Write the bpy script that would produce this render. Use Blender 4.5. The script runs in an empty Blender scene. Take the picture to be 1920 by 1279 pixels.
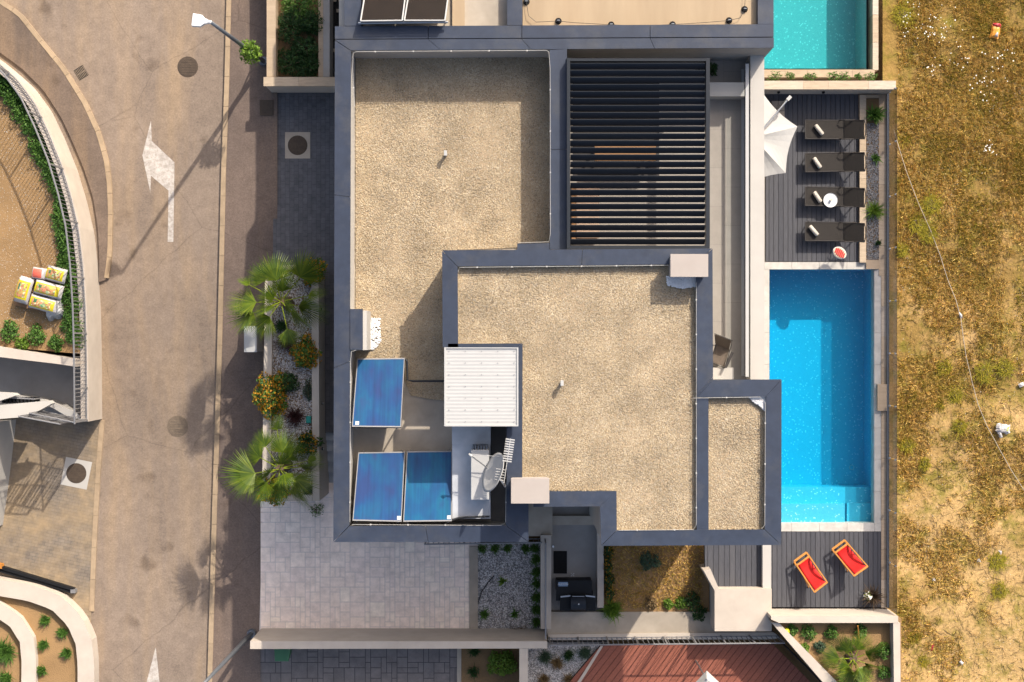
import bpy, math, random
import numpy as np
from mathutils import Vector
random.seed(7)
RNG = np.random.default_rng(11)
SC = bpy.context.scene
COL = SC.collection
PI = math.pi

# ------------------------------------------------------------------ camera, sky, sun, exposure
H = 45.0            # flying height of the camera above the pool deck (m)
S = 56.0            # photograph pixels per metre at deck level
cam = bpy.data.cameras.new('camera'); cam.sensor_width = 36.0
cam.lens = 36.0 * H / (1920.0 / S); cam.clip_end = 2000.0; cam.clip_start = 0.5
camo = bpy.data.objects.new('camera', cam); COL.objects.link(camo)
camo.location = (0, 0, H); camo.rotation_euler = (0, 0, 0)
SC.camera = camo
ELEV, AZ = math.radians(38.0), math.radians(32.6)
SUNV = Vector((math.sin(AZ) * math.cos(ELEV), math.cos(AZ) * math.cos(ELEV), math.sin(ELEV)))
world = bpy.data.worlds.new('World'); SC.world = world; world.use_nodes = True
wn = world.node_tree.nodes; wl = world.node_tree.links
sky = wn.new('ShaderNodeTexSky'); sky.sky_type = 'NISHITA'; sky.sun_disc = False
sky.sun_elevation = ELEV; sky.sun_rotation = AZ; sky.air_density = 1.0; sky.dust_density = 5.0; sky.ozone_density = 0.6
wl.new(sky.outputs[0], wn['Background'].inputs[0]); wn['Background'].inputs[1].default_value = 0.15
sl = bpy.data.lights.new('sun', 'SUN'); sl.energy = 3.8; sl.angle = math.radians(0.6); sl.color = (1.0, 0.92, 0.80)
so = bpy.data.objects.new('sun', sl); COL.objects.link(so); so.location = SUNV * 60
so.rotation_euler = (-SUNV).to_track_quat('-Z', 'Y').to_euler()
SC.view_settings.view_transform = 'Standard'; SC.view_settings.look = 'None'
SC.view_settings.exposure = 0.78; SC.view_settings.gamma = 1.0
SC.cycles.transparent_max_bounces = 24

# ------------------------------------------------------------------ measuring: photo pixel at height z -> metres
def W(px, py, z=0.0):
    k = (H - z) / H / S
    return Vector(((px - 960.0) * k, (640.0 - py) * k, z))
def zs(py):                       # the street falls towards the bottom of the picture
    t = min(max((py - 330.0) / 640.0, 0.0), 1.0)
    return -0.4 - 1.0 * t * t * (3 - 2 * t)
def lin(c):
    return tuple((x / 255.0 / 12.92) if x < 10 else (((x / 255.0) + 0.055) / 1.055) ** 2.4 for x in c)

# ------------------------------------------------------------------ materials
M = {}
# base colours below were judged at exposure 0; this table brings them to the albedo the exposure needs
KF = {'kerb': .80, 'plaster': .68, 'white_plaster': .50, 'grey_plaster': .80, 'concrete': .80, 'dark_concrete': .85, 'screed': .68, 'wet_concrete': (1.25, 1.3, 1.4),
      'travertine': .7, 'travertine_slab': .7, 'cap_metal': (.265, .315, .395), 'pool_coping': .58, 'deck_grey': (.45, .475, .54), 'deck_red': (1.25, 1.15, 1.1), 'slab_stamped': (2.5, 2.25, 1.92),
      'slab_dark': (.95, .9, .85), 'joint': (3.7, 3.5, 3.2), 'black_void': .5, 'paver_north': .68, 'paver_west': .75, 'terrace_tile': .62, 'gravel_gold': (.60, .585, .56), 'petal_orange': .55, 'litter_white': .62, 'polythene': .6, 'black_metal': .6, 'gravel_white': .8, 'gravel_grey': .9,
      'gravel_slate': .8, 'grass_dry': (2.2, 2.0, 1.6), 'grass_green': (2.1, 1.75, 1.4), 'louvre': .30, 'paint_white': .66, 'lamp_white': .75, 'white_metal': .46, 'cloth_white': .43,
      'china': .72, 'soil': (.74, .68, .62), 'soil_dark': .85, 'sling_dark': .3, 'sling_red': .8, 'towel': .65, 'scrap': .7, 'leaf_mid': 1.15, 'leaf_dark': .9, 'palm_leaf': .56, 'leaf_lime': .6, 'leaf_bright': .75, 'chimney_stone': .62, 'iron': .8}
def kf(name, c):
    f = KF.get(name, .75); f = f if isinstance(f, tuple) else (f, f, f)
    return tuple(min(a * b, .86) for a, b in zip(c, f))
def _new(name):
    m = bpy.data.materials.new(name); m.use_nodes = True
    nt = m.node_tree; b = nt.nodes['Principled BSDF']
    M[name] = m
    return m, nt.nodes, nt.links, b
def pos(N, L, scale=(1, 1, 1), rot=0.0):
    g = N.new('ShaderNodeNewGeometry'); mp = N.new('ShaderNodeMapping')
    mp.inputs['Scale'].default_value = scale; mp.inputs['Rotation'].default_value = (0, 0, rot)
    L.new(g.outputs['Position'], mp.inputs['Vector'])
    return mp.outputs['Vector']
def noise(N, L, vec, scale, detail=4.0, rough=0.6):
    n = N.new('ShaderNodeTexNoise'); n.inputs['Scale'].default_value = scale
    n.inputs['Detail'].default_value = detail; n.inputs['Roughness'].default_value = rough
    L.new(vec, n.inputs['Vector']); return n.outputs['Fac']
def ramp(N, L, fac, stops):
    r = N.new('ShaderNodeValToRGB'); e = r.color_ramp.elements
    while len(e) < len(stops): e.new(0.5)
    for i, (p, c) in enumerate(stops):
        e[i].position = p; e[i].color = (c[0], c[1], c[2], 1)
    L.new(fac, r.inputs['Fac']); return r.outputs['Color']
def mixc(N, L, a, b, fac, mode='MIX'):
    x = N.new('ShaderNodeMix'); x.data_type = 'RGBA'; x.blend_type = mode
    if isinstance(fac, float): x.inputs['Factor'].default_value = fac
    else: L.new(fac, x.inputs['Factor'])
    for s, v in (('A', a), ('B', b)):
        k = [i for i in x.inputs if i.name == s and i.type == 'RGBA'][0]
        if isinstance(v, tuple): k.default_value = (v[0], v[1], v[2], 1)
        else: L.new(v, k)
    return [o for o in x.outputs if o.type == 'RGBA'][0]
def bumpn(N, L, b, h, strength, dist):
    bp = N.new('ShaderNodeBump'); bp.inputs['Strength'].default_value = strength
    bp.inputs['Distance'].default_value = dist
    L.new(h, bp.inputs['Height']); L.new(bp.outputs['Normal'], b.inputs['Normal'])
def simple(name, c, c2=None, scale=3.0, rough=0.7, bump=0.0, bscale=60.0, metal=0.0, stretch=(1, 1, 1), spec=0.4, contrast=0.25, grime=0.0):
    m, N, L, b = _new(name)
    c2 = c2 or tuple(x * 0.82 for x in c)
    c, c2 = kf(name, c), kf(name, c2)
    v = pos(N, L, stretch)
    f = noise(N, L, v, scale, 6.0, 0.65)
    col = ramp(N, L, f, [(0.5 - contrast, c2), (0.5 + contrast, c)])
    if grime:
        g = noise(N, L, v, scale * 0.23, 3.0, 0.7)
        gc = ramp(N, L, g, [(0.40, (1 - grime,) * 3), (0.62, (1.0, 1.0, 1.0))])
        col = mixc(N, L, col, gc, 1.0, 'MULTIPLY')
    L.new(col, b.inputs['Base Color'])
    b.inputs['Roughness'].default_value = rough; b.inputs['Metallic'].default_value = metal
    b.inputs['Specular IOR Level'].default_value = spec
    if bump: bumpn(N, L, b, noise(N, L, v, bscale, 3.0, 0.6), bump, 0.02)
    return m
def island(name, cols, rough=0.75, spec=0.3, transl=0.0, nz=0.0):
    """a colour picked for every separate piece (leaf, stone, board)"""
    m, N, L, b = _new(name)
    g = N.new('ShaderNodeNewGeometry')
    n = len(cols); cols = [kf(name, c) for c in cols]
    col = ramp(N, L, g.outputs['Random Per Island'], [(i / (n - 1), c) for i, c in enumerate(cols)])
    if nz:
        f = noise(N, L, pos(N, L), nz, 4.0)
        col = mixc(N, L, col, ramp(N, L, f, [(0.3, (0.72,) * 3), (0.7, (1.12,) * 3)]), 1.0, 'MULTIPLY')
    L.new(col, b.inputs['Base Color'])
    b.inputs['Roughness'].default_value = rough; b.inputs['Specular IOR Level'].default_value = spec
    if transl:
        t = N.new('ShaderNodeBsdfTranslucent'); L.new(col, t.inputs['Color'])
        mx = N.new('ShaderNodeMixShader'); mx.inputs[0].default_value = transl
        L.new(b.outputs[0], mx.inputs[1]); L.new(t.outputs[0], mx.inputs[2])
        L.new(mx.outputs[0], N['Material Output'].inputs['Surface'])
    return m
def objrand(name, cols, rough=0.7, nz=8.0, stretch=(1, 1, 1), bump=0.0, bscale=80.0, spec=0.3):
    """a colour picked for every separate object (slab, plank, panel)"""
    m, N, L, b = _new(name)
    oi = N.new('ShaderNodeObjectInfo'); n = len(cols); cols = [kf(name, c) for c in cols]
    col = ramp(N, L, oi.outputs['Random'], [(i / (n - 1), c) for i, c in enumerate(cols)])
    f = noise(N, L, pos(N, L, stretch), nz, 6.0, 0.7)
    col = mixc(N, L, col, ramp(N, L, f, [(0.28, (0.74,) * 3), (0.72, (1.14,) * 3)]), 1.0, 'MULTIPLY')
    L.new(col, b.inputs['Base Color'])
    b.inputs['Roughness'].default_value = rough; b.inputs['Specular IOR Level'].default_value = spec
    if bump: bumpn(N, L, b, noise(N, L, pos(N, L, stretch), bscale, 3.0), bump, 0.01)
    return m
def bricks(name, c1, c2, mortar, bw, bh, rot=0.0, rough=0.85, ms=0.006, grime=0.3, dust=None):
    m, N, L, b = _new(name)
    v = pos(N, L, (1, 1, 1), rot)
    c1, c2, mortar = kf(name, c1), kf(name, c2), kf(name, mortar)
    dust = kf(name, dust) if dust else None
    t = N.new('ShaderNodeTexBrick'); L.new(v, t.inputs['Vector'])
    t.inputs['Color1'].default_value = (*c1, 1); t.inputs['Color2'].default_value = (*c2, 1); t.inputs['Mortar'].default_value = (*mortar, 1)
    t.inputs['Scale'].default_value = 1.0; t.inputs['Brick Width'].default_value = bw; t.inputs['Row Height'].default_value = bh
    t.inputs['Mortar Size'].default_value = ms; t.inputs['Mortar Smooth'].default_value = 0.4
    col = t.outputs['Color']
    g = noise(N, L, v, 0.55, 6.0, 0.7)
    if dust: col = mixc(N, L, col, dust, ramp(N, L, g, [(0.42, (0, 0, 0)), (0.66, (0.85, 0.85, 0.85))]))
    g2 = noise(N, L, v, 3.0, 6.0, 0.7)
    col = mixc(N, L, col, ramp(N, L, g2, [(0.3, (1 - grime,) * 3), (0.7, (1.1,) * 3)]), 1.0, 'MULTIPLY')
    L.new(col, b.inputs['Base Color']); b.inputs['Roughness'].default_value = rough
    inv = N.new('ShaderNodeMath'); inv.operation = 'SUBTRACT'; inv.inputs[0].default_value = 1.0
    L.new(t.outputs['Fac'], inv.inputs[1]); bumpn(N, L, b, inv.outputs[0], 0.5, 0.01)
    return m

# asphalt carriageway: dusty, worn along the wheel tracks, darker stains
def asphalt(name, lightc, darkc, dustc, dust_lo, dust_hi):
    m, N, L, b = _new(name)
    v = pos(N, L); vs = pos(N, L, (1.0, 0.12, 1))
    big = noise(N, L, v, 0.32, 7.0, 0.62); streak = noise(N, L, vs, 1.1, 4.0, 0.6)
    fine = noise(N, L, v, 17.0, 5.0, 0.85); mid = noise(N, L, v, 3.0, 6.0, 0.7)
    col = ramp(N, L, big, [(0.36, darkc), (0.58, lightc)])
    col = mixc(N, L, col, dustc, ramp(N, L, streak, [(dust_lo, (0, 0, 0)), (dust_hi, (0.75,) * 3)]))
    col = mixc(N, L, col, ramp(N, L, fine, [(0.28, (0.68,) * 3), (0.72, (1.26,) * 3)]), 1.0, 'MULTIPLY')
    col = mixc(N, L, col, ramp(N, L, mid, [(0.3, (0.84,) * 3), (0.65, (1.06,) * 3)]), 1.0, 'MULTIPLY')
    w = N.new('ShaderNodeTexVoronoi'); w.feature = 'DISTANCE_TO_EDGE'; w.inputs['Scale'].default_value = 0.21
    nd = N.new('ShaderNodeTexNoise'); nd.inputs['Scale'].default_value = 1.3; nd.inputs['Detail'].default_value = 6.0
    L.new(v, nd.inputs['Vector'])
    wv = mixc(N, L, v, nd.outputs['Color'], 0.22); L.new(wv, w.inputs['Vector'])
    col = mixc(N, L, col, ramp(N, L, w.outputs['Distance'], [(0.0008, (0.78,) * 3), (0.0025, (1.0,) * 3)]), 1.0, 'MULTIPLY')
    sp = noise(N, L, v, 1.0, 2.0, 0.5)
    col = mixc(N, L, col, ramp(N, L, sp, [(0.24, (0.66, 0.64, 0.62)), (0.36, (1.0,) * 3)]), 1.0, 'MULTIPLY')
    L.new(col, b.inputs['Base Color']); b.inputs['Roughness'].default_value = 0.92; b.inputs['Specular IOR Level'].default_value = 0.2
    bumpn(N, L, b, fine, 0.5, 0.012)
asphalt('road', (0.220, 0.170, 0.132), (0.180, 0.139, 0.109), (0.285, 0.205, 0.132), 0.45, 0.70)
asphalt('footway', (0.150, 0.112, 0.088), (0.105, 0.080, 0.064), (0.21, 0.145, 0.092), 0.46, 0.72)
asphalt('footway_grey', (0.148, 0.110, 0.090), (0.110, 0.084, 0.071), (0.19, 0.135, 0.10), 0.52, 0.76)

simple('kerb', (0.46, 0.34, 0.22), (0.36, 0.265, 0.17), 5.0, 0.9, 0.3, 90, grime=0.2)
simple('plaster', (0.68, 0.59, 0.50), (0.60, 0.515, 0.43), 2.2, 0.9, 0.2, 120, grime=0.10)
simple('white_plaster', (0.80, 0.76, 0.70), (0.74, 0.695, 0.635), 1.6, 0.85, 0.1, 140, grime=0.06)
simple('grey_plaster', (0.40, 0.375, 0.345), (0.335, 0.31, 0.285), 2.0, 0.9, 0.2, 100, grime=0.12)
simple('concrete', (0.50, 0.43, 0.345), (0.40, 0.34, 0.27), 2.5, 0.9, 0.3, 90, grime=0.22)
simple('dark_concrete', (0.235, 0.225, 0.215), (0.175, 0.168, 0.16), 1.6, 0.9, 0.3, 90, grime=0.25)
simple('screed', (0.58, 0.44, 0.285), (0.48, 0.35, 0.22), 1.4, 0.9, 0.25, 90, stretch=(1.6, 0.25, 1), grime=0.15)
simple('wet_concrete', (0.42, 0.41, 0.395), (0.33, 0.33, 0.325), 2.4, 0.75, 0.2, 100, grime=0.25)
simple('travertine', (0.60, 0.46, 0.32), (0.49, 0.365, 0.245), 4.0, 0.75, 0.25, 80, stretch=(0.5, 3, 1), grime=0.1)
objrand('travertine_slab', [(0.50, 0.375, 0.255), (0.61, 0.485, 0.355), (0.55, 0.42, 0.29), (0.66, 0.56, 0.45)], 0.75, 6.0, (0.5, 2.5, 1), 0.2, 80)
objrand('cap_metal', [(0.088, 0.100, 0.135), (0.102, 0.115, 0.150), (0.094, 0.108, 0.144)], 0.48, 2.4, (1, 1, 1), 0.05, 60, 0.4)
nt = M['cap_metal'].node_tree; N, L = nt.nodes, nt.links; b = N['Principled BSDF']; old = b.inputs['Base Color'].links[0].from_socket
v = pos(N, L); dst = ramp(N, L, noise(N, L, v, .9, 8.0, .72), [(.50, (0, 0, 0)), (.72, (.5, .5, .5))])
col = mixc(N, L, old, (.075, .073, .072), dst)
spk = ramp(N, L, noise(N, L, v, 7.0, 2.0, .5), [(.79, (0, 0, 0)), (.83, (.55, .55, .55))])
L.new(mixc(N, L, col, (.2, .2, .2), spk), b.inputs['Base Color'])
objrand('pool_coping', [(0.73, 0.69, 0.63), (0.78, 0.74, 0.68)], 0.7, 3.0)
objrand('deck_grey', [(0.118, 0.114, 0.118), (0.150, 0.143, 0.143), (0.132, 0.127, 0.130), (0.166, 0.156, 0.152)], 0.75, 5.0, (6, 0.6, 1), 0.3, 60)
objrand('deck_red', [(0.165, 0.058, 0.038), (0.20, 0.072, 0.046), (0.18, 0.065, 0.044)], 0.7, 5.0, (3, 3, 1), 0.2, 60)
objrand('slab_stamped', [(0.315, 0.288, 0.285), (0.33, 0.302, 0.296), (0.345, 0.315, 0.305), (0.31, 0.282, 0.284), (0.36, 0.325, 0.312)], 0.8, 3.2, (1, 1, 1), 0.6, 14)
objrand('slab_dark', [(0.145, 0.135, 0.137), (0.172, 0.158, 0.158), (0.157, 0.147, 0.15)], 0.85, 3.2, (1, 1, 1), 0.4, 16)
simple('joint', (0.165, 0.152, 0.15), None, 3.0, 0.95)
simple('joint_dark', (0.085, 0.08, 0.08), None, 3.0, 0.95)
simple('black_void', (0.012, 0.012, 0.013), None, 3.0, 0.95)
bricks('paver_north', (0.155, 0.15, 0.16), (0.125, 0.122, 0.132), (0.075, 0.074, 0.08), 0.22, 0.15, PI / 2, grime=0.35)
bricks('paver_west', (0.265, 0.215, 0.165), (0.215, 0.176, 0.14), (0.14, 0.112, 0.086), 0.22, 0.11, 0.2, grime=0.3, dust=(0.40, 0.285, 0.16))
bricks('terrace_tile', (0.40, 0.36, 0.315), (0.385, 0.345, 0.30), (0.26, 0.23, 0.20), 1.2, 0.6, PI / 2, grime=0.06, ms=0.004)
simple('paint_white', (0.74, 0.68, 0.62), (0.46, 0.40, 0.345), 9.0, 0.85, 0.0, contrast=0.15, grime=0.15)
simple('iron', (0.105, 0.075, 0.052), (0.066, 0.046, 0.033), 9.0, 0.75, 0.8, 45, 0.2)
simple('dusty_iron', (0.235, 0.18, 0.13), (0.17, 0.128, 0.092), 9.0, 0.85, 0.8, 45, 0.1)
simple('lamp_grey', (0.24, 0.26, 0.29), None, 4.0, 0.4, 0, metal=0.6)
simple('lamp_white', (0.82, 0.82, 0.82), None, 4.0, 0.4)
simple('rail_grey', (0.30, 0.295, 0.30), None, 5.0, 0.5, metal=0.3)
simple('black_metal', (0.018, 0.019, 0.022), (0.013, 0.014, 0.016), 3.0, 0.55, spec=0.15)
simple('louvre', (0.058, 0.070, 0.092), (0.052, 0.063, 0.083), 2.0, 0.5, spec=0.2)
simple('steel', (0.55, 0.56, 0.57), None, 4.0, 0.3, metal=0.8)
simple('white_metal', (0.82, 0.81, 0.79), (0.76, 0.75, 0.73), 3.0, 0.45)
simple('cloth_white', (0.84, 0.82, 0.79), (0.80, 0.775, 0.74), 2.0, 0.9, 0.3, 220)
simple('towel', (0.80, 0.73, 0.63), (0.72, 0.645, 0.55), 20.0, 0.95, 0.8, 160)
simple('sling_dark', (0.062, 0.049, 0.040), (0.05, 0.040, 0.033), 3.0, 0.8, 0.5, 260)
simple('sling_brown', (0.15, 0.115, 0.088), (0.12, 0.092, 0.07), 3.0, 0.8, 0.5, 260)
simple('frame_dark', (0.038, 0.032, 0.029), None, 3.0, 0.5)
simple('sling_red', (0.70, 0.012, 0.010), (0.60, 0.009, 0.008), 3.0, 0.75, 0.25, 200)
simple('wood_orange', (0.58, 0.25, 0.045), (0.46, 0.18, 0.03), 14.0, 0.55, stretch=(1, 1, 1))
simple('melon', (0.80, 0.07, 0.055), (0.62, 0.035, 0.03), 30.0, 0.4)
simple('melon_rind', (0.85, 0.66, 0.47), None, 10.0, 0.5)
simple('china', (0.80, 0.80, 0.80), None, 4.0, 0.25)
simple('bin_green', (0.055, 0.18, 0.085), None, 4.0, 0.5)
simple('teal_plastic', (0.01, 0.27, 0.23), None, 4.0, 0.5)
simple('yellow_plastic', (0.62, 0.60, 0.02), None, 4.0, 0.25)
simple('soil', (0.40, 0.265, 0.13), (0.31, 0.205, 0.10), 1.1, 0.95, 0.9, 25, grime=0.2)
simple('soil_dark', (0.23, 0.142, 0.066), (0.16, 0.097, 0.046), 1.6, 0.95, 0.9, 25, grime=0.25)
simple('trunk', (0.16, 0.11, 0.07), (0.10, 0.067, 0.04), 18.0, 0.9, 0.8, 40)
simple('wire', (0.55, 0.53, 0.50), None, 4.0, 0.5)
simple('cable', (0.52, 0.45, 0.36), None, 6.0, 0.7)
simple('pipe_black', (0.02, 0.02, 0.022), None, 6.0, 0.6)
simple('chimney_stone', (0.54, 0.475, 0.43), (0.50, 0.435, 0.39), 2.0, 0.9, 0.3, 160)
simple('oak', (0.33, 0.17, 0.07), None, 8.0, 0.6)
simple('cushion', (0.50, 0.36, 0.27), None, 8.0, 0.9)
simple('print_yellow', (0.62, 0.52, 0.012), (0.54, 0.43, 0.01), 9.0, 0.5)
simple('print_red', (0.75, 0.16, 0.10), (0.64, 0.11, 0.07), 25.0, 0.5)
simple('litter_orange', (0.80, 0.36, 0.045), (0.72, 0.27, 0.03), 20.0, 0.45)
simple('litter_white', (0.70, 0.665, 0.65), (0.60, 0.565, 0.555), 20.0, 0.5)
simple('litter_red', (0.50, 0.035, 0.05), None, 20.0, 0.5)
simple('litter_lime', (0.52, 0.56, 0.08), None, 20.0, 0.5)
simple('polythene', (0.66, 0.65, 0.65), (0.58, 0.575, 0.58), 16.0, 0.4, 0.9, 14)
simple('plate_blue', (0.20, 0.29, 0.42), None, 5.0, 0.5)

# soil-bag artwork: a plain patchwork of browns, reds and greens inside a yellow frame
m, N, L, b = _new('bag_picture')
vo = N.new('ShaderNodeTexVoronoi'); vo.inputs['Scale'].default_value = 17.0; L.new(pos(N, L), vo.inputs['Vector'])
sx = N.new('ShaderNodeSeparateColor'); L.new(vo.outputs['Color'], sx.inputs['Color'])
L.new(ramp(N, L, sx.outputs[0], [(0.0, (0.22, 0.11, 0.035)), (0.3, (0.42, 0.19, 0.09)), (0.5, (0.30, 0.30, 0.05)), (0.66, (0.55, 0.15, 0.11)), (0.82, (0.05, 0.24, 0.10)), (1.0, (0.66, 0.55, 0.33))]), b.inputs['Base Color'])
b.inputs['Roughness'].default_value = 0.5

# stones, leaves
island('gravel_gold', [(0.55, 0.43, 0.27), (0.61, 0.49, 0.325), (0.68, 0.56, 0.385), (0.74, 0.63, 0.475), (0.58, 0.455, 0.285), (0.34, 0.27, 0.19), (0.76, 0.67, 0.535)], 0.85, nz=1.3)
island('gravel_white', [(0.78, 0.77, 0.76), (0.84, 0.83, 0.82), (0.70, 0.70, 0.71)], 0.8)
island('gravel_grey', [(0.11, 0.105, 0.11), (0.32, 0.305, 0.30), (0.52, 0.50, 0.48), (0.23, 0.215, 0.21), (0.68, 0.66, 0.63), (0.35, 0.29, 0.255)], 0.85)
island('gravel_slate', [(0.06, 0.06, 0.066), (0.15, 0.148, 0.152), (0.24, 0.235, 0.235), (0.34, 0.33, 0.32), (0.10, 0.098, 0.105)], 0.85)
island('gravel_black', [(0.012, 0.012, 0.013), (0.03, 0.03, 0.032), (0.02, 0.02, 0.022)], 0.8)
island('leaf_mid', [(0.035, 0.085, 0.014), (0.06, 0.135, 0.02), (0.09, 0.18, 0.028), (0.045, 0.10, 0.018)], 0.6, 0.3, 0.25)
island('leaf_dark', [(0.014, 0.042, 0.010), (0.026, 0.07, 0.014), (0.04, 0.095, 0.02)], 0.6, 0.3, 0.2)
island('leaf_blue', [(0.045, 0.085, 0.05), (0.07, 0.12, 0.065), (0.10, 0.155, 0.085)], 0.6, 0.3, 0.2)
island('leaf_bright', [(0.10, 0.20, 0.02), (0.16, 0.28, 0.03), (0.22, 0.34, 0.04)], 0.6, 0.3, 0.3)
island('leaf_lime', [(0.22, 0.30, 0.012), (0.34, 0.42, 0.02), (0.28, 0.37, 0.016)], 0.6, 0.3, 0.3)
island('leaf_purple', [(0.042, 0.014, 0.016), (0.075, 0.026, 0.028), (0.11, 0.05, 0.038)], 0.6, 0.3, 0.2)
island('leaf_straw', [(0.30, 0.20, 0.09), (0.22, 0.14, 0.06), (0.36, 0.26, 0.13)], 0.7, 0.3, 0.25)
island('leaf_brown', [(0.10, 0.06, 0.04), (0.15, 0.10, 0.06), (0.20, 0.14, 0.085)], 0.7, 0.3, 0.2)
island('palm_leaf', [(0.08, 0.16, 0.012), (0.15, 0.24, 0.016), (0.26, 0.34, 0.02), (0.11, 0.20, 0.014)], 0.5, 0.4, 0.35)
island('petal_orange', [(0.62, 0.27, 0.012), (0.72, 0.40, 0.018), (0.56, 0.19, 0.012)], 0.6, 0.3, 0.2)
island('petal_white', [(0.80, 0.76, 0.66), (0.86, 0.83, 0.76)], 0.7)
island('petal_violet', [(0.30, 0.20, 0.42), (0.42, 0.30, 0.52)], 0.7)
island('grass_dry', [(0.15, 0.10, 0.026), (0.24, 0.155, 0.046), (0.34, 0.225, 0.08), (0.12, 0.10, 0.02), (0.19, 0.15, 0.034), (0.10, 0.095, 0.018), (0.44, 0.31, 0.13), (0.28, 0.20, 0.06)], 0.8, 0.2, 0.2)
island('grass_green', [(0.085, 0.098, 0.012), (0.13, 0.135, 0.016), (0.18, 0.165, 0.022), (0.10, 0.125, 0.018)], 0.8, 0.2, 0.25)
island('scrap', [(0.6, 0.56, 0.5), (0.7, 0.66, 0.6), (0.36, 0.28, 0.20)], 0.8)

# meadow soil: sand, straw litter, olive moss
m, N, L, b = _new('meadow_soil')
v = pos(N, L)
f1 = noise(N, L, v, 0.42, 8.0, 0.66); f2 = noise(N, L, v, 1.5, 8.0, 0.7); f3 = noise(N, L, v, 9.0, 6.0, 0.75)
vg = N.new('ShaderNodeSeparateXYZ'); L.new(v, vg.inputs[0])
mr = N.new('ShaderNodeMapRange'); mr.inputs['From Min'].default_value = -11.0; mr.inputs['From Max'].default_value = 10.0
mr.inputs['To Min'].default_value = -0.13; mr.inputs['To Max'].default_value = 0.16; L.new(vg.outputs['Y'], mr.inputs['Value'])
ad = N.new('ShaderNodeMath'); ad.operation = 'ADD'; L.new(f1, ad.inputs[0]); L.new(mr.outputs[0], ad.inputs[1])
col = ramp(N, L, ad.outputs[0], [(0.40, (0.42, 0.275, 0.118)), (0.50, (0.345, 0.22, 0.084)), (0.60, (0.255, 0.162, 0.052)), (0.74, (0.205, 0.13, 0.038))])
col = mixc(N, L, col, (0.155, 0.135, 0.022), ramp(N, L, f2, [(0.48, (0, 0, 0)), (0.64, (0.8,) * 3)]))
col = mixc(N, L, col, ramp(N, L, f3, [(0.3, (0.68,) * 3), (0.7, (1.22,) * 3)]), 1.0, 'MULTIPLY')
L.new(col, b.inputs['Base Color']); b.inputs['Roughness'].default_value = 0.95; b.inputs['Specular IOR Level'].default_value = 0.1
bumpn(N, L, b, f3, 0.7, 0.05)

# solar collector: selective blue coating with a violet sheen
m, N, L, b = _new('collector')
v = pos(N, L)
f = noise(N, L, pos(N, L, (1.2, 0.5, 1)), 1.5, 3.0, 0.5); f2 = noise(N, L, pos(N, L, (16, 0.15, 1)), 1.0, 2.0, 0.5)
col = ramp(N, L, f, [(0.34, (0.014, 0.036, 0.12)), (0.46, (0.008, 0.048, 0.145)), (0.58, (0.006, 0.066, 0.155)), (0.72, (0.020, 0.040, 0.13))])
col = mixc(N, L, col, ramp(N, L, f2, [(0.35, (0.88,) * 3), (0.65, (1.10,) * 3)]), 1.0, 'MULTIPLY')
L.new(col, b.inputs['Base Color']); b.inputs['Roughness'].default_value = 0.5; b.inputs['Specular IOR Level'].default_value = 0.15
b.inputs['Coat Weight'].default_value = 0.12; b.inputs['Coat Roughness'].default_value = 0.03

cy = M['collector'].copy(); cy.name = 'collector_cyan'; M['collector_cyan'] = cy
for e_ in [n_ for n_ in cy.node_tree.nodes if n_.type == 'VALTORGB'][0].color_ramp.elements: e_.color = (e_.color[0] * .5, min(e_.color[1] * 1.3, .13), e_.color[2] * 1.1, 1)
def tinted_glass(name, tint, gloss=0.06):
    m = bpy.data.materials.new(name); m.use_nodes = True; M[name] = m
    N, L = m.node_tree.nodes, m.node_tree.links; N.remove(N['Principled BSDF'])
    t = N.new('ShaderNodeBsdfTransparent'); t.inputs[0].default_value = (*tint, 1)
    g = N.new('ShaderNodeBsdfGlossy'); g.inputs['Roughness'].default_value = 0.02
    fr = N.new('ShaderNodeFresnel'); fr.inputs[0].default_value = 1.3
    ge = N.new('ShaderNodeNewGeometry'); iv = N.new('ShaderNodeMath'); iv.operation = 'SUBTRACT'; iv.inputs[0].default_value = 1.0; L.new(ge.outputs['Backfacing'], iv.inputs[1])
    mu = N.new('ShaderNodeMath'); mu.operation = 'MULTIPLY'; L.new(fr.outputs[0], mu.inputs[0]); L.new(iv.outputs[0], mu.inputs[1])
    mx = N.new('ShaderNodeMixShader'); L.new(mu.outputs[0], mx.inputs[0])
    L.new(t.outputs[0], mx.inputs[1]); L.new(g.outputs[0], mx.inputs[2])
    L.new(mx.outputs[0], N['Material Output'].inputs['Surface'])
tinted_glass('glass_smoke', (0.56, 0.56, 0.58))
tinted_glass('glass_clear', (0.93, 0.96, 0.97))
tinted_glass('glass_panel', (0.62, 0.60, 0.58))

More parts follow.
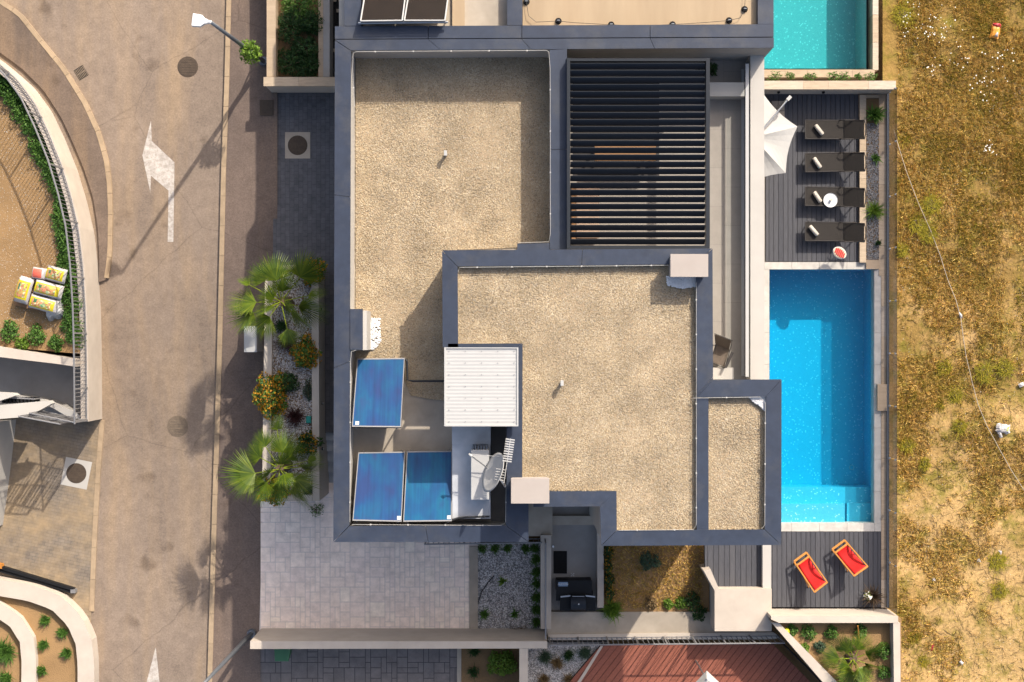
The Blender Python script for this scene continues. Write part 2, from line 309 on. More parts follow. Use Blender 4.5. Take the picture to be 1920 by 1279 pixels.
# water: clear surface with ripples, blue by absorption in its depth
def water(name, acol, dens):
    m = bpy.data.materials.new(name); m.use_nodes = True; M[name] = m
    N, L = m.node_tree.nodes, m.node_tree.links; N.remove(N['Principled BSDF'])
    t = N.new('ShaderNodeBsdfTransparent'); t.inputs[0].default_value = (1, 1, 1, 1)
    g = N.new('ShaderNodeBsdfGlossy'); g.inputs['Roughness'].default_value = 0.03
    fr = N.new('ShaderNodeFresnel'); fr.inputs[0].default_value = 1.33
    v = pos(N, L)
    h = noise(N, L, v, 8.0, 4.0, 0.55)
    bp = N.new('ShaderNodeBump'); bp.inputs['Strength'].default_value = 0.22; bp.inputs['Distance'].default_value = 0.08
    L.new(h, bp.inputs['Height']); L.new(bp.outputs[0], g.inputs['Normal']); L.new(bp.outputs[0], fr.inputs['Normal'])
    ge = N.new('ShaderNodeNewGeometry'); iv = N.new('ShaderNodeMath'); iv.operation = 'SUBTRACT'; iv.inputs[0].default_value = 1.0; L.new(ge.outputs['Backfacing'], iv.inputs[1])
    mu = N.new('ShaderNodeMath'); mu.operation = 'MULTIPLY'; L.new(fr.outputs[0], mu.inputs[0]); L.new(iv.outputs[0], mu.inputs[1])
    mx = N.new('ShaderNodeMixShader'); L.new(mu.outputs[0], mx.inputs[0])
    L.new(t.outputs[0], mx.inputs[1]); L.new(g.outputs[0], mx.inputs[2])
    L.new(mx.outputs[0], N['Material Output'].inputs['Surface'])
    ab = N.new('ShaderNodeVolumeAbsorption'); ab.inputs['Color'].default_value = (*acol, 1); ab.inputs['Density'].default_value = dens
    L.new(ab.outputs[0], N['Material Output'].inputs['Volume'])
water('water_blue', (0.0, 0.90, 0.985), 0.85)
water('water_turquoise', (0.0, 0.88, 0.90), 0.55)
def mosaic(name, c1, c2, speck):
    m, N, L, b = _new(name)
    v = pos(N, L)
    vo = N.new('ShaderNodeTexVoronoi'); vo.inputs['Scale'].default_value = 26.0; vo.distance = 'CHEBYCHEV'; vo.inputs['Randomness'].default_value = 0.35
    L.new(v, vo.inputs['Vector'])
    sc = N.new('ShaderNodeSeparateColor'); L.new(vo.outputs['Color'], sc.inputs['Color'])
    col = ramp(N, L, sc.outputs[0], [(0.0, c1), (0.9, c2), (0.95, c2), (0.965, speck), (1.0, speck)])
    L.new(col, b.inputs['Base Color']); b.inputs['Roughness'].default_value = 0.4
mosaic('mosaic_blue', (0.04, 0.33, 0.47), (0.05, 0.36, 0.50), (0.30, 0.56, 0.66))
mosaic('mosaic_turquoise', (0.13, 0.30, 0.315), (0.15, 0.33, 0.345), (0.3, 0.5, 0.52))

# ------------------------------------------------------------------ building helpers
WL = {}
def tag(o, label, cat, group=None):
    o['label'] = label; o['category'] = cat
    if group: o['group'] = group
    return o
def thing(name, label, cat, loc, group=None):
    o = bpy.data.objects.new(name, None); COL.objects.link(o)
    o.location = loc; o.empty_display_size = 0.2
    WL[o] = Vector(loc)
    return tag(o, label, cat, group)
def origin_of(p):
    while p is not None and p not in WL: p = p.parent
    return WL[p]
def link(name, me, mat, parent=None, verts=None):
    o = bpy.data.objects.new(name, me); COL.objects.link(o)
    if mat: me.materials.append(M[mat])
    if parent is not None: o.parent = parent
    return o
def mesh(name, verts, faces, mat, parent=None, smooth=False, kind=None):
    """verts in world metres; a top-level mesh gets its origin at the middle of its base"""
    V = np.asarray([tuple(v) for v in verts], dtype=np.float64) if not isinstance(verts, np.ndarray) else verts.astype(np.float64)
    if parent is not None: off = np.array(origin_of(parent))
    else:
        lo, hi = V.min(0), V.max(0); off = np.array([(lo[0] + hi[0]) / 2, (lo[1] + hi[1]) / 2, lo[2]])
    V = V - off
    me = bpy.data.meshes.new(name)
    if isinstance(faces, np.ndarray):
        n, k = faces.shape
        me.vertices.add(len(V)); me.vertices.foreach_set('co', V.astype(np.float32).ravel())
        me.loops.add(n * k); me.loops.foreach_set('vertex_index', faces.astype(np.int32).ravel())
        me.polygons.add(n); me.polygons.foreach_set('loop_start', np.arange(0, n * k, k, dtype=np.int32))
        me.polygons.foreach_set('loop_total', np.full(n, k, dtype=np.int32))
        me.update(calc_edges=True)
    else:
        me.from_pydata([tuple(v) for v in V], [], faces); me.update()
    if smooth: me.polygons.foreach_set('use_smooth', [True] * len(me.polygons))
    o = link(name, me, mat, parent)
    if parent is None:
        o.location = off; WL[o] = Vector(off)
    if kind: o['kind'] = kind
    return o
class MB:
    def __init__(s): s.v = []; s.f = []
    def add(s, vs, fs):
        n = len(s.v); s.v += [Vector(x) for x in vs]; s.f += [tuple(i + n for i in f) for f in fs]; return s
    def box(s, c, d, rz=0.0):
        c = Vector(c); x, y, z = d[0] / 2, d[1] / 2, d[2] / 2; ca, sa = math.cos(rz), math.sin(rz)
        vs = [c + Vector((ca * a - sa * b_, sa * a + ca * b_, e)) for a, b_, e in ((-x, -y, -z), (x, -y, -z), (x, y, -z), (-x, y, -z), (-x, -y, z), (x, -y, z), (x, y, z), (-x, y, z))]
        return s.add(vs, [(3, 2, 1, 0), (4, 5, 6, 7), (0, 1, 5, 4), (1, 2, 6, 5), (2, 3, 7, 6), (3, 0, 4, 7)])
    def prism(s, top, zb):
        """top: world points (CCW seen from above), vertical sides down to zb (number or list)"""
        n = len(top); top = [Vector(t) for t in top]
        a = sum(top[i].x * top[(i + 1) % n].y - top[(i + 1) % n].x * top[i].y for i in range(n))
        zb = list(zb) if hasattr(zb, '__len__') else [zb] * n
        if a < 0: top = top[::-1]; zb = zb[::-1]
        bot = [Vector((t.x, t.y, z)) for t, z in zip(top, zb)]
        return s.add(top + bot, [tuple(range(n)), tuple(range(2 * n - 1, n - 1, -1))] + [(n + i, n + (i + 1) % n, (i + 1) % n, i) for i in range(n)])
    def loft(s, top, bot):
        n = len(top); top = [Vector(t) for t in top]; bot = [Vector(t) for t in bot]
        a = sum(top[i].x * top[(i + 1) % n].y - top[(i + 1) % n].x * top[i].y for i in range(n))
        if a < 0: top = top[::-1]; bot = bot[::-1]
        return s.add(top + bot, [tuple(range(n)), tuple(range(2 * n - 1, n - 1, -1))] + [(n + i, n + (i + 1) % n, (i + 1) % n, i) for i in range(n)])
    def slab(s, q, t):
        q = [Vector(x) for x in q]; nrm = (q[1] - q[0]).cross(q[2] - q[0]).normalized()
        if nrm.z < 0: q = q[::-1]; nrm = -nrm
        return s.loft2(q, [x - nrm * t for x in q])
    def loft2(s, a, b):
        n = len(a)
        return s.add(list(a) + list(b), [tuple(range(n)), tuple(range(2 * n - 1, n - 1, -1))] + [(n + i, n + (i + 1) % n, (i + 1) % n, i) for i in range(n)])
    def tube(s, pts, r, n=8, cap=True):
        pts = [Vector(p) for p in pts]; rs = r if hasattr(r, '__len__') else [r] * len(pts)
        base = len(s.v)
        for i, p in enumerate(pts):
            d = (pts[min(i + 1, len(pts) - 1)] - pts[max(i - 1, 0)]).normalized()
            u = d.cross(Vector((0, 0, 1)) if abs(d.z) < 0.9 else Vector((1, 0, 0))).normalized(); w = d.cross(u)
            for k in range(n):
                a = 2 * PI * k / n; s.v.append(p + (u * math.cos(a) + w * math.sin(a)) * rs[i])
        for i in range(len(pts) - 1):
            for k in range(n):
                a, b_ = base + i * n + k, base + i * n + (k + 1) % n
                s.f.append((a, b_, b_ + n, a + n))
        if cap:
            s.f.append(tuple(base + k for k in range(n))[::-1]); s.f.append(tuple(base + (len(pts) - 1) * n + k for k in range(n)))
        return s
    def disc(s, c, r, h, n=24, r2=None):
        c = Vector(c); r2 = r if r2 is None else r2
        top = [c + Vector((r2 * math.cos(2 * PI * k / n), r2 * math.sin(2 * PI * k / n), h)) for k in range(n)]
        bot = [c + Vector((r * math.cos(2 * PI * k / n), r * math.sin(2 * PI * k / n), 0)) for k in range(n)]
        return s.loft2(top, bot)
    def build(s, name, mat, parent=None, smooth=False, kind=None, bevel=0.0):
        o = mesh(name, s.v, s.f, mat, parent, smooth, kind)
        if bevel:
            md = o.modifiers.new('bevel', 'BEVEL'); md.width = bevel; md.segments = 2; md.limit_method = 'ANGLE'
        return o
def P(pts, z):
    return [W(x, y, z(y) if callable(z) else z) for x, y in pts]
def prism(name, pts, z1, z0, mat, parent=None, zref=None, kind=None, bevel=0.0):
    zr = z1 if zref is None else zref
    top = [Vector((W(x, y, zr).x, W(x, y, zr).y, z1)) for x, y in pts]
    return MB().prism(top, z0).build(name, mat, parent, kind=kind, bevel=bevel)
def rect(x0, y0, x1, y1): return [(x0, y0), (x1, y0), (x1, y1), (x0, y1)]
def structure(o): o['kind'] = 'structure'; return o
def draped(name, left, right, y0, y1, dz, mat, parent=None, nx=3, step=20.0):
    """sheet lying on the sloping street between two px borders"""
    ys = np.arange(y0, y1 + 0.1, step); V, F = [], []
    for y in ys:
        a, b_ = left(y), right(y)
        for i in range(nx): V.append(W(a + (b_ - a) * i / (nx - 1), y, zs(y) + dz))
    for j in range(len(ys) - 1):
        for i in range(nx - 1):
            k = j * nx + i; F.append((k + nx, k + nx + 1, k + 1, k))
    return mesh(name, V, F, mat, parent)
def interp(pts):
    ys = [p[1] for p in pts]; xs = [p[0] for p in pts]
    return lambda y: float(np.interp(y, ys, xs))
def inpoly(P2, X, Y):
    c = np.zeros(len(X), bool); n = len(P2)
    for i in range(n):
        x0, y0 = P2[i]; x1, y1 = P2[(i + 1) % n]
        if y0 == y1: continue
        t = ((y0 > Y) != (y1 > Y)) & (X < (x1 - x0) * (Y - y0) / (y1 - y0) + x0); c ^= t
    return c
def sample(pts, z, n):
    Q = [tuple(W(x, y, z)[:2]) for x, y in pts]; A = np.array(Q); lo, hi = A.min(0), A.max(0)
    X = np.empty(0); Y = np.empty(0)
    while len(X) < n:
        x = RNG.uniform(lo[0], hi[0], n * 2); y = RNG.uniform(lo[1], hi[1], n * 2); k = inpoly(Q, x, y)
        X = np.concatenate([X, x[k]]); Y = np.concatenate([Y, y[k]])
    return X[:n], Y[:n]
def vnoise(X, Y, seed=0, oct=3):
    r = np.zeros(len(X)); a = 1.0
    for o in range(oct):
        g = np.random.default_rng(seed + o).random((64, 64)); x, y = X * 2 ** o % 64, Y * 2 ** o % 64
        i, j = np.floor(x).astype(int), np.floor(y).astype(int); u, v = x - i, y - j
        u = u * u * (3 - 2 * u); v = v * v * (3 - 2 * v); i1, j1 = (i + 1) % 64, (j + 1) % 64; i %= 64; j %= 64
        r += a * (g[i, j] * (1 - u) * (1 - v) + g[i1, j] * u * (1 - v) + g[i, j1] * (1 - u) * v + g[i1, j1] * u * v); a *= 0.5
    return r / (2 - 0.5 ** (oct - 1))
def stones(name, pts, z, n, size, mat, parent, dune=0.0, label=None, XY=None):
    """loose stones, each a squat faceted lump, as one 'stuff' object"""
    X, Y = sample(pts, z, n) if XY is None else XY
    n = len(X); k = 5
    ang = RNG.uniform(0, 2 * PI, (n, 1)) + np.arange(k)[None, :] * 2 * PI / k + RNG.uniform(-.3, .3, (n, k))
    r = size * RNG.uniform(0.5, 1.25, (n, 1)) * RNG.uniform(0.75, 1.2, (n, k)); asp = RNG.uniform(0.6, 1.0, (n, 1))
    th = RNG.uniform(0, PI, (n, 1)); bx, by = r * np.cos(ang), r * np.sin(ang) * asp
    zz = z + dune * (vnoise(X * 1.1, Y * 1.1, 5) - 0.22)
    V = np.zeros((n, k + 1, 3))
    V[:, :k, 0] = X[:, None] + bx * np.cos(th) - by * np.sin(th); V[:, :k, 1] = Y[:, None] + bx * np.sin(th) + by * np.cos(th)
    V[:, :k, 2] = zz[:, None] + RNG.uniform(-0.012, 0.006, (n, k))
    V[:, k, 0] = X + RNG.normal(0, size * 0.25, n); V[:, k, 1] = Y + RNG.normal(0, size * 0.25, n)
    V[:, k, 2] = zz + size * RNG.uniform(0.3, 0.75, n)
    b0 = (np.arange(n) * (k + 1))[:, None]
    F = np.concatenate([np.stack([b0[:, 0] + i, b0[:, 0] + (i + 1) % k, b0[:, 0] + k], 1) for i in range(k)], 0)
    return mesh(name, V.reshape(-1, 3), F, mat, parent, kind='stuff')
def blades(X, Y, z, hgt, wid, lean):
    """n thin grass blades -> verts, tris"""
    n = len(X); a = RNG.uniform(0, 2 * PI, n); h = hgt * RNG.uniform(0.4, 1.2, n); l = lean * RNG.uniform(0.3, 1.3, n) * h
    w = wid * RNG.uniform(0.6, 1.4, n); d = RNG.uniform(0, 2 * PI, n)
    V = np.zeros((n, 4, 3)); Z = z if np.ndim(z) else np.full(n, z)
    V[:, 0] = np.stack([X - w * np.sin(d), Y + w * np.cos(d), Z], 1); V[:, 1] = np.stack([X + w * np.sin(d), Y - w * np.cos(d), Z], 1)
    V[:, 2] = np.stack([X + 0.5 * l * np.cos(a) + w * .7 * np.sin(d), Y + .5 * l * np.sin(a) - w * .7 * np.cos(d), Z + h * 0.7], 1)
    V[:, 3] = np.stack([X + l * np.cos(a), Y + l * np.sin(a), Z + h * 0.9], 1)
    b0 = np.arange(n) * 4
    F = np.concatenate([np.stack([b0, b0 + 1, b0 + 2], 1), np.stack([b0, b0 + 2, b0 + 3], 1)], 0)
    return V.reshape(-1, 3), F
def leaves(n, r, h, size, narrow=0.5, shell=0.55):
    """leaf-sized faces filling an uneven dome of radius r, height h (local)"""
    d = RNG.normal(size=(n, 3)); d[:, 2] = np.abs(d[:, 2]) * 0.9; d /= np.linalg.norm(d, axis=1)[:, None]
    lump = 0.62 + 0.55 * vnoise(d[:, 0] * 2.3 + 9 + RNG.uniform(0, 20), d[:, 1] * 2.3 + d[:, 2] * 1.7 + 9, int(RNG.integers(1000)), 2)
    rad = (shell + (1 - shell) * RNG.random(n)) * lump
    c = d * rad[:, None] * np.array([r, r, h])
    u = RNG.normal(size=(n, 3)) + d * 0.8; u /= np.linalg.norm(u, axis=1)[:, None]
    w = np.cross(u, RNG.normal(size=(n, 3)) * 0.6 + np.array([0, 0, 1.0])); w /= np.linalg.norm(w, axis=1)[:, None] + 1e-9
    s = size * RNG.uniform(0.6, 1.3, n)[:, None]
    V = np.stack([c - u * s * .5, c + w * s * narrow * .5, c + u * s * .6, c - w * s * narrow * .5], 1)
    b0 = (np.arange(n) * 4)[:, None]
    return V.reshape(-1, 3), b0 + np.arange(4)[None, :]
def bush(name, label, cat, px, py, z, r, h, n, size, mat, flower=None, nf=0, group=None, sx=1.0, sy=1.0, narrow=0.5, fsize=0.07):
    loc = W(px, py, z + h * 0.5); loc = Vector((loc.x, loc.y, z))
    t = thing(name, label, cat, loc, group); L0 = np.array(loc)
    def dome(cnt, rr_, hh_, sz, nw, sh):
        vs, fs, c0 = [], [], 0
        for k, (ox, oy, q, hq) in enumerate(subs):
            V, F = leaves(max(4, int(cnt * wts[k])), rr_ * q, hh_ * hq, sz, nw, sh); V = V * np.array([sx, sy, 1]) + np.array([ox * r * sx, oy * r * sy, 0])
            vs.append(V); fs.append(F + c0); c0 += len(V)
        return np.concatenate(vs), np.concatenate(fs)
    subs = [(0.0, 0.0, .72, 1.0)]; a0 = RNG.uniform(0, 6.28)
    for k in range(5): a_ = a0 + k * 1.2566 + RNG.uniform(-.35, .35); d_ = RNG.uniform(.38, .62); subs.append((math.cos(a_) * d_, math.sin(a_) * d_, RNG.uniform(.38, .58), RNG.uniform(.5, .92)))
    wts = np.array([q[2] ** 2 for q in subs]); wts = wts / wts.sum()
    V, F = dome(n, r, h, size, narrow, .5); V = V + L0; V[:, 2] = np.maximum(V[:, 2], z + 0.01)
    mesh('foliage', V, F, mat, t, kind='stuff')
    mb = MB()
    for k in range(5):
        a = k * 1.26; mb.tube([loc, loc + Vector((math.cos(a) * r * .22 * sx, math.sin(a) * r * .22 * sy, h * .4)), loc + Vector((math.cos(a) * r * .5 * sx, math.sin(a) * r * .5 * sy, h * .72))], [.016, .011, .005], 5)
    mb.build('stem', 'trunk', t)
    if flower:
        V, F = dome(nf, r * 1.03, h * 1.04, fsize, 0.9, 0.85); V = V + L0; V[:, 2] = np.maximum(V[:, 2], z + 0.02)
        mesh('blossom', V, F, flower, t, kind='stuff')
    return t
def tuft(name, label, cat, px, py, z, r, h, n, wid, mat, group=None, droop=0.5, core=0.03):
    c = W(px, py, z); t = thing(name, label, cat, c, group); segs = 4
    V = np.zeros((n, segs + 1, 2, 3))
    a = RNG.uniform(0, 2 * PI, n); el = np.clip(RNG.beta(1.4, 1.4, n), 0.04, 0.96); ln = RNG.uniform(0.65, 1.08, n)
    b0 = RNG.normal(0, core, (n, 2))
    for s in range(segs + 1):
        u = s / segs
        rr = r * ln * (1 - el * 0.85) * (u * 1.0); zz = h * ln * (0.35 + 0.65 * el) * (u - droop * (1 - el) * u * u)
        cx = c.x + b0[:, 0] + rr * np.cos(a); cy = c.y + b0[:, 1] + rr * np.sin(a); w = wid * (1 - u) ** 0.7 * 0.5 + 0.001
        V[:, s, 0] = np.stack([cx - w * np.sin(a), cy + w * np.cos(a), c.z + np.maximum(zz, 0.005)], 1)
        V[:, s, 1] = np.stack([cx + w * np.sin(a), cy - w * np.cos(a), c.z + np.maximum(zz, 0.005)], 1)
    F = []
    st = (segs + 1) * 2; bb = np.arange(n) * st
    for s in range(segs): F.append(np.stack([bb + 2 * s, bb + 2 * s + 1, bb + 2 * s + 3, bb + 2 * s + 2], 1))
    mesh('blades', V.reshape(-1, 3), np.concatenate(F, 0), mat, t, kind='stuff')
    MB().disc(c + Vector((0, 0, -0.01)), core * 1.6 + .01, 0.05, 8, core).build('root_crown', 'trunk', t)
    return t
def fan_palm(label, px, py, z, trunk_h, frond_list, group=None, trunk_r=0.16):
    """frond_list: (azimuth deg, elevation deg of the stalk, stalk length, fan length, roll deg)"""
    top = W(px, py, z + trunk_h); loc = Vector((top.x, top.y, z))
    t = thing('fan_palm', label, 'palm', loc, group)
    mb = MB(); zz = np.linspace(0, trunk_h, 9)
    mb.tube([loc + Vector((0, 0, q)) for q in zz], [trunk_r * (1.25 - .4 * q / max(trunk_h, .1)) * (1.08 if i % 2 else 0.95) for i, q in enumerate(zz)], 10)
    mb.build('trunk', 'trunk', t)
    for az, el, ls, lf, roll in frond_list:
        A, E, Ro = math.radians(az), math.radians(el), math.radians(roll)
        d = Vector((math.cos(A) * math.cos(E), math.sin(A) * math.cos(E), math.sin(E))); side = Vector((-math.sin(A), math.cos(A), 0)); up = d.cross(side); up = up if up.z > 0 else -up
        side, up = side * math.cos(Ro) + up * math.sin(Ro), up * math.cos(Ro) - side * math.sin(Ro)
        p0 = top + Vector((0, 0, -0.05)); p1 = p0 + d * ls + Vector((0, 0, -0.14 * ls))
        d = (d + Vector((0, 0, -.28))).normalized()
        fr = MB().tube([p0, p0 + d * ls * .5 + Vector((0, 0, .06)), p1], [.024, .017, .012], 5).build('frond', 'leaf_lime', t)
        nseg = 34; f2 = MB(); spread = math.radians(random.uniform(60, 92)); cup = random.uniform(.05, .30)
        for k in range(nseg):
            u = (k + .5) / nseg * 2 - 1; b_ = u * spread
            L_ = lf * 1.32 * (1 - .30 * abs(u) ** 2.2) * random.uniform(.90, 1.06)
            dr = (d * math.cos(b_) + side * math.sin(b_) + up * cup * abs(u)).normalized(); pp = dr.cross(up).normalized(); fold = .016 if k % 2 else -.016
            hw = L_ * .42 * spread * 2 / nseg * .66
            mid = p1 + dr * L_ * .42 + up * fold
            m2 = p1 + dr * L_ * .72 + Vector((0, 0, -.05 * lf)) ; tip = p1 + dr * L_ * random.uniform(.95, 1.05) + Vector((0, 0, -(.12 + .22 * random.random()) * lf))
            f2.add([p1 - pp * .012, p1 + pp * .012, mid + pp * hw, mid - pp * hw, m2 + pp * hw * .62, m2 - pp * hw * .62, tip], [(0, 1, 2, 3), (3, 2, 4, 5), (5, 4, 6)])
        f2.build('fan', 'palm_leaf', fr)
    return t
def copy_tree(o, loc, label):
    c = o.copy(); COL.objects.link(c); c.location = loc; c['label'] = label; WL[c] = Vector(loc)
    for ch in o.children:
        k = ch.copy(); COL.objects.link(k); k.parent = c
        for g in ch.children:
            q = g.copy(); COL.objects.link(q); q.parent = k
    return c
def rail(name, label, a, b, h, nb, parent=None, mat='rail_grey', posts=3, inset=0.0):
    """balustrade from a to b (world points at its foot)"""
    a, b = Vector(a), Vector(b); t = thing(name, label, 'railing', (a + b) / 2); up = Vector((0, 0, h)); d = (b - a)
    MB().tube([a + up, b + up], 0.026, 6).build('top_rail', mat, t)
    MB().tube([a + Vector((0, 0, .10)), b + Vector((0, 0, .10))], 0.018, 6).build('bottom_rail', mat, t)
    for k in range(nb):
        p = a + d * (k + .5) / nb
        MB().tube([p + Vector((0, 0, .10)), p + up], 0.015, 4).build('baluster', mat, t)
    for k in range(posts):
        p = a + d * k / (posts - 1)
        MB().box(p + Vector((0, 0, h / 2)), (.045, .045, h)).build('post', mat, t)
    return t
ORD = ['first', 'second', 'third', 'fourth', 'fifth', 'sixth', 'seventh', 'eighth', 'ninth', 'tenth', 'eleventh', 'twelfth']
# ================================================================== GROUND AND STREET
G = MB().add([(-160, -160, -2.6), (160, -160, -2.6), (160, 160, -2.6), (-160, 160, -2.6)], [(0, 1, 2, 3)])
structure(G.build('ground', 'soil'))
ekerb = interp([(431, -250), (425, 0), (421, 160), (415, 320), (408, 640), (398, 960), (389, 1279), (382, 1600)])
structure(draped('road', lambda y: -420.0, lambda y: ekerb(y) + 4, -260, 1560, 0.0, 'road', nx=4))
structure(draped('pavement', lambda y: ekerb(y) + 7, interp([(520, -260), (520, 480), (515, 560), (500, 600), (496, 930), (489, 1180), (488, 1215), (488, 1600)]), -260, 1560, 0.10, 'footway_grey'))
def kerb_line(name, pts, w0, w1, dz, step=56.0):
    """row of kerb stones between px offsets w0..w1 to the right of a polyline, one object per stone"""
    A = [Vector((x, y)) for x, y in pts]; d = [0.0]
    for i in range(1, len(A)): d.append(d[-1] + (A[i] - A[i - 1]).length)
    root = bpy.data.objects.new(name, None); COL.objects.link(root); root.location = W(pts[0][0], pts[0][1], zs(pts[0][1])); WL[root] = root.location.copy(); root['kind'] = 'structure'
    def at(t):
        x = float(np.interp(t, d, [p.x for p in A])); y = float(np.interp(t, d, [p.y for p in A])); e = 3.0
        x2 = float(np.interp(t + e, d, [p.x for p in A])); y2 = float(np.interp(t + e, d, [p.y for p in A]))
        x1 = float(np.interp(t - e, d, [p.x for p in A])); y1 = float(np.interp(t - e, d, [p.y for p in A]))
        n = Vector((-(y2 - y1), x2 - x1)).normalized(); return Vector((x, y)), n
    t = 0.0
    while t < d[-1] - 4:
        t2 = min(t + step, d[-1]); c = []
        for q in (t + .3, (t + t2) / 2, t2 - .3): c.append(at(q))
        lft = [p + n * w0 for p, n in c]; rgt = [p + n * w1 for p, n in c]
        poly = lft + rgt[::-1]
        top = [W(p.x, p.y, zs(p.y) + dz + random.uniform(-.004, .004)) for p in poly]
        MB().prism(top, [v.z - 0.35 for v in top]).build('kerb_stone', 'kerb', root)
        t = t2
    return root
kerb_line('kerb', [(ekerb(y), y) for y in np.arange(-80, 1400, 40)], -8.5, 0.5, 0.12)
wk = [(-40, -30), (0, 3), (35, 25), (75, 75), (120, 130), (160, 195), (185, 250), (199, 300), (205, 345), (207, 400), (206, 470), (203, 500), (199, 525)]
kerb_line('kerb', wk, -4, 4.5, 0.11, 40)
kerb_line('kerb', [(192, 788), (186, 860), (180, 960), (175, 1060), (172, 1150)], -4, 5, 0.05, 60)
# pavement between the kerb and the curved wall (brown asphalt)
ws = MB()
outer = wk; inner = [(-60, 50), (0, 85), (55, 125), (95, 165), (128, 215), (150, 262), (172, 315), (188, 365), (197, 420), (200, 478), (199, 526)]
no, ni = 30, 30
def rs(pts, n):
    A = np.array(pts, float); d = np.concatenate([[0], np.cumsum(np.linalg.norm(np.diff(A, axis=0), axis=1))]); t = np.linspace(0, d[-1], n)
    return list(zip(np.interp(t, d, A[:, 0]), np.interp(t, d, A[:, 1])))
a_, b_ = rs(outer, 30), rs(inner, 30); V, F = [], []
for (x0, y0), (x1, y1) in zip(a_, b_):
    V += [W(x0 - 1, y0, zs(y0) + .10), W(x1 - 14, y1 + 4, zs(y1) + .10)]
for i in range(29): F.append((2 * i, 2 * i + 1, 2 * i + 3, 2 * i + 2))
structure(mesh('pavement', V, F, 'footway'))
# driveway of the house across the street
V, F = [], []
ys = np.arange(770, 1600, 20)
for y in ys: V += [W(-300, y, zs(y) + .03), W(float(np.interp(y, [770, 790, 960, 1150, 1600], [190, 190, 179, 171, 168])), y, zs(y) + .03)]
for i in range(len(ys) - 1): F.append((2 * i, 2 * i + 2, 2 * i + 3, 2 * i + 1))
structure(mesh('driveway', V, F, 'paver_west'))
# painted arrows
def clip_poly(poly, a, b, c):
    out = []
    for i in range(len(poly)):
        p, q = poly[i], poly[(i + 1) % len(poly)]; dp, dq = a * p[0] + b * p[1] - c, a * q[0] + b * q[1] - c
        if dp >= 0: out.append(p)
        if (dp >= 0) != (dq >= 0):
            t = dp / (dp - dq); out.append((p[0] + (q[0] - p[0]) * t, p[1] + (q[1] - p[1]) * t))
    return out
def paint(name, polys, label):
    mb = MB()
    for poly in polys:
        ys_ = [q[1] for q in poly]; y0 = -260 + 20 * math.floor((min(ys_) + 260) / 20)
        while y0 < max(ys_):
            pts = clip_poly(poly, 0, 1, y0); pts = clip_poly(pts, 0, -1, -(y0 + 20)) if pts else []; y0 += 20
            n = len(pts)
            if n < 3: continue
            f = lambda y, lo=y0 - 20: zs(lo) + (zs(lo + 20) - zs(lo)) * (y - lo) / 20
            vs = [W(x, y, f(y) + .005) for x, y in pts]
            a = sum(vs[i].x * vs[(i + 1) % n].y - vs[(i + 1) % n].x * vs[i].y for i in range(n))
            if abs(a) < 1e-7: continue
            if a < 0: vs = vs[::-1]
            mb.add(vs, [tuple(range(n))])
    o = mb.build(name, 'paint_white'); return tag(o, label, 'road marking')
paint('painted_arrow', [[(283, 227), (284.5, 265), (327, 305), (327, 318), (316, 358), (283, 330), (282, 362), (267, 292)], [(327, 318), (325, 454), (314.5, 454), (316, 358)]], 'white painted turn arrow on the road, worn, crossed by the lamp shadow')
paint('painted_arrow', [[(292, 1214), (299, 1279), (306, 1420), (262, 1420), (275, 1279)]], 'white painted arrow tip at the bottom edge of the road')
def drape_disc(px, py, r, dz, n=28, squash=1.0):
    return [W(px + r * math.cos(2 * PI * k / n), py + r * math.sin(2 * PI * k / n), zs(py + r * math.sin(2 * PI * k / n)) + dz) for k in range(n)]
def manhole(px, py, r, label, mat, dz, sq=None, zflat=None, sqmat='concrete', rot=0.0):
    f = (lambda y: zflat) if zflat is not None else zs
    c = W(px, py, f(py)); t = thing('manhole_cover', label, 'manhole cover', c)
    def ring(rr, d): return [W(px + rr * math.cos(2 * PI * k / 32), py + rr * math.sin(2 * PI * k / 32), f(py + rr * math.sin(2 * PI * k / 32)) + d) for k in range(32)]
    if sq:
        q = [(px + (x * math.cos(rot) - y * math.sin(rot)) * sq, py + (x * math.sin(rot) + y * math.cos(rot)) * sq) for x, y in ((-1, -1.05), (1, -1.05), (1, 1.05), (-1, 1.05))]
        top = [W(x, y, f(y) + dz) for x, y in q]; MB().prism(top, [v.z - .1 for v in top]).build('surround', sqmat, t); dz += .004
    top = ring(r, dz); bot = ring(r, dz - .03); MB().prism(top, [v.z for v in bot]).build('frame', mat, t)
    top = ring(r * .9, dz + .006); MB().prism(top, [v.z - .03 for v in top]).build('lid', mat, t)
    mb = MB()
    for k in range(-3, 4):
        hw = math.sqrt(max(0.0, (r * .82) ** 2 - (k * r * .24) ** 2))
        q = [(px - hw, py + k * r * .24 - r * .05), (px + hw, py + k * r * .24 - r * .05), (px + hw, py + k * r * .24 + r * .05), (px - hw, py + k * r * .24 + r * .05)]
        tp = [W(x, y, f(y) + dz + .013) for x, y in q]; mb.prism(tp, [v.z - .01 for v in tp])
    mb.build('rib', mat, t)
    return t
manhole(352, 126, 19.5, 'round dark iron manhole cover in the road near the lamp head', 'iron', .006)
manhole(333, 800, 20, 'round dusty manhole cover in the road beside the palm shadow', 'dusty_iron', .006)
manhole(558, 273, 18.5, 'round rusty manhole cover in a pale square on the dark paver driveway', 'iron', .012, sq=23.5, zflat=-.344)
manhole(143, 888, 19, 'round brown manhole cover in a tilted white square on the sunny pavers', 'iron', .035, sq=25, rot=0.2, sqmat='white_plaster')
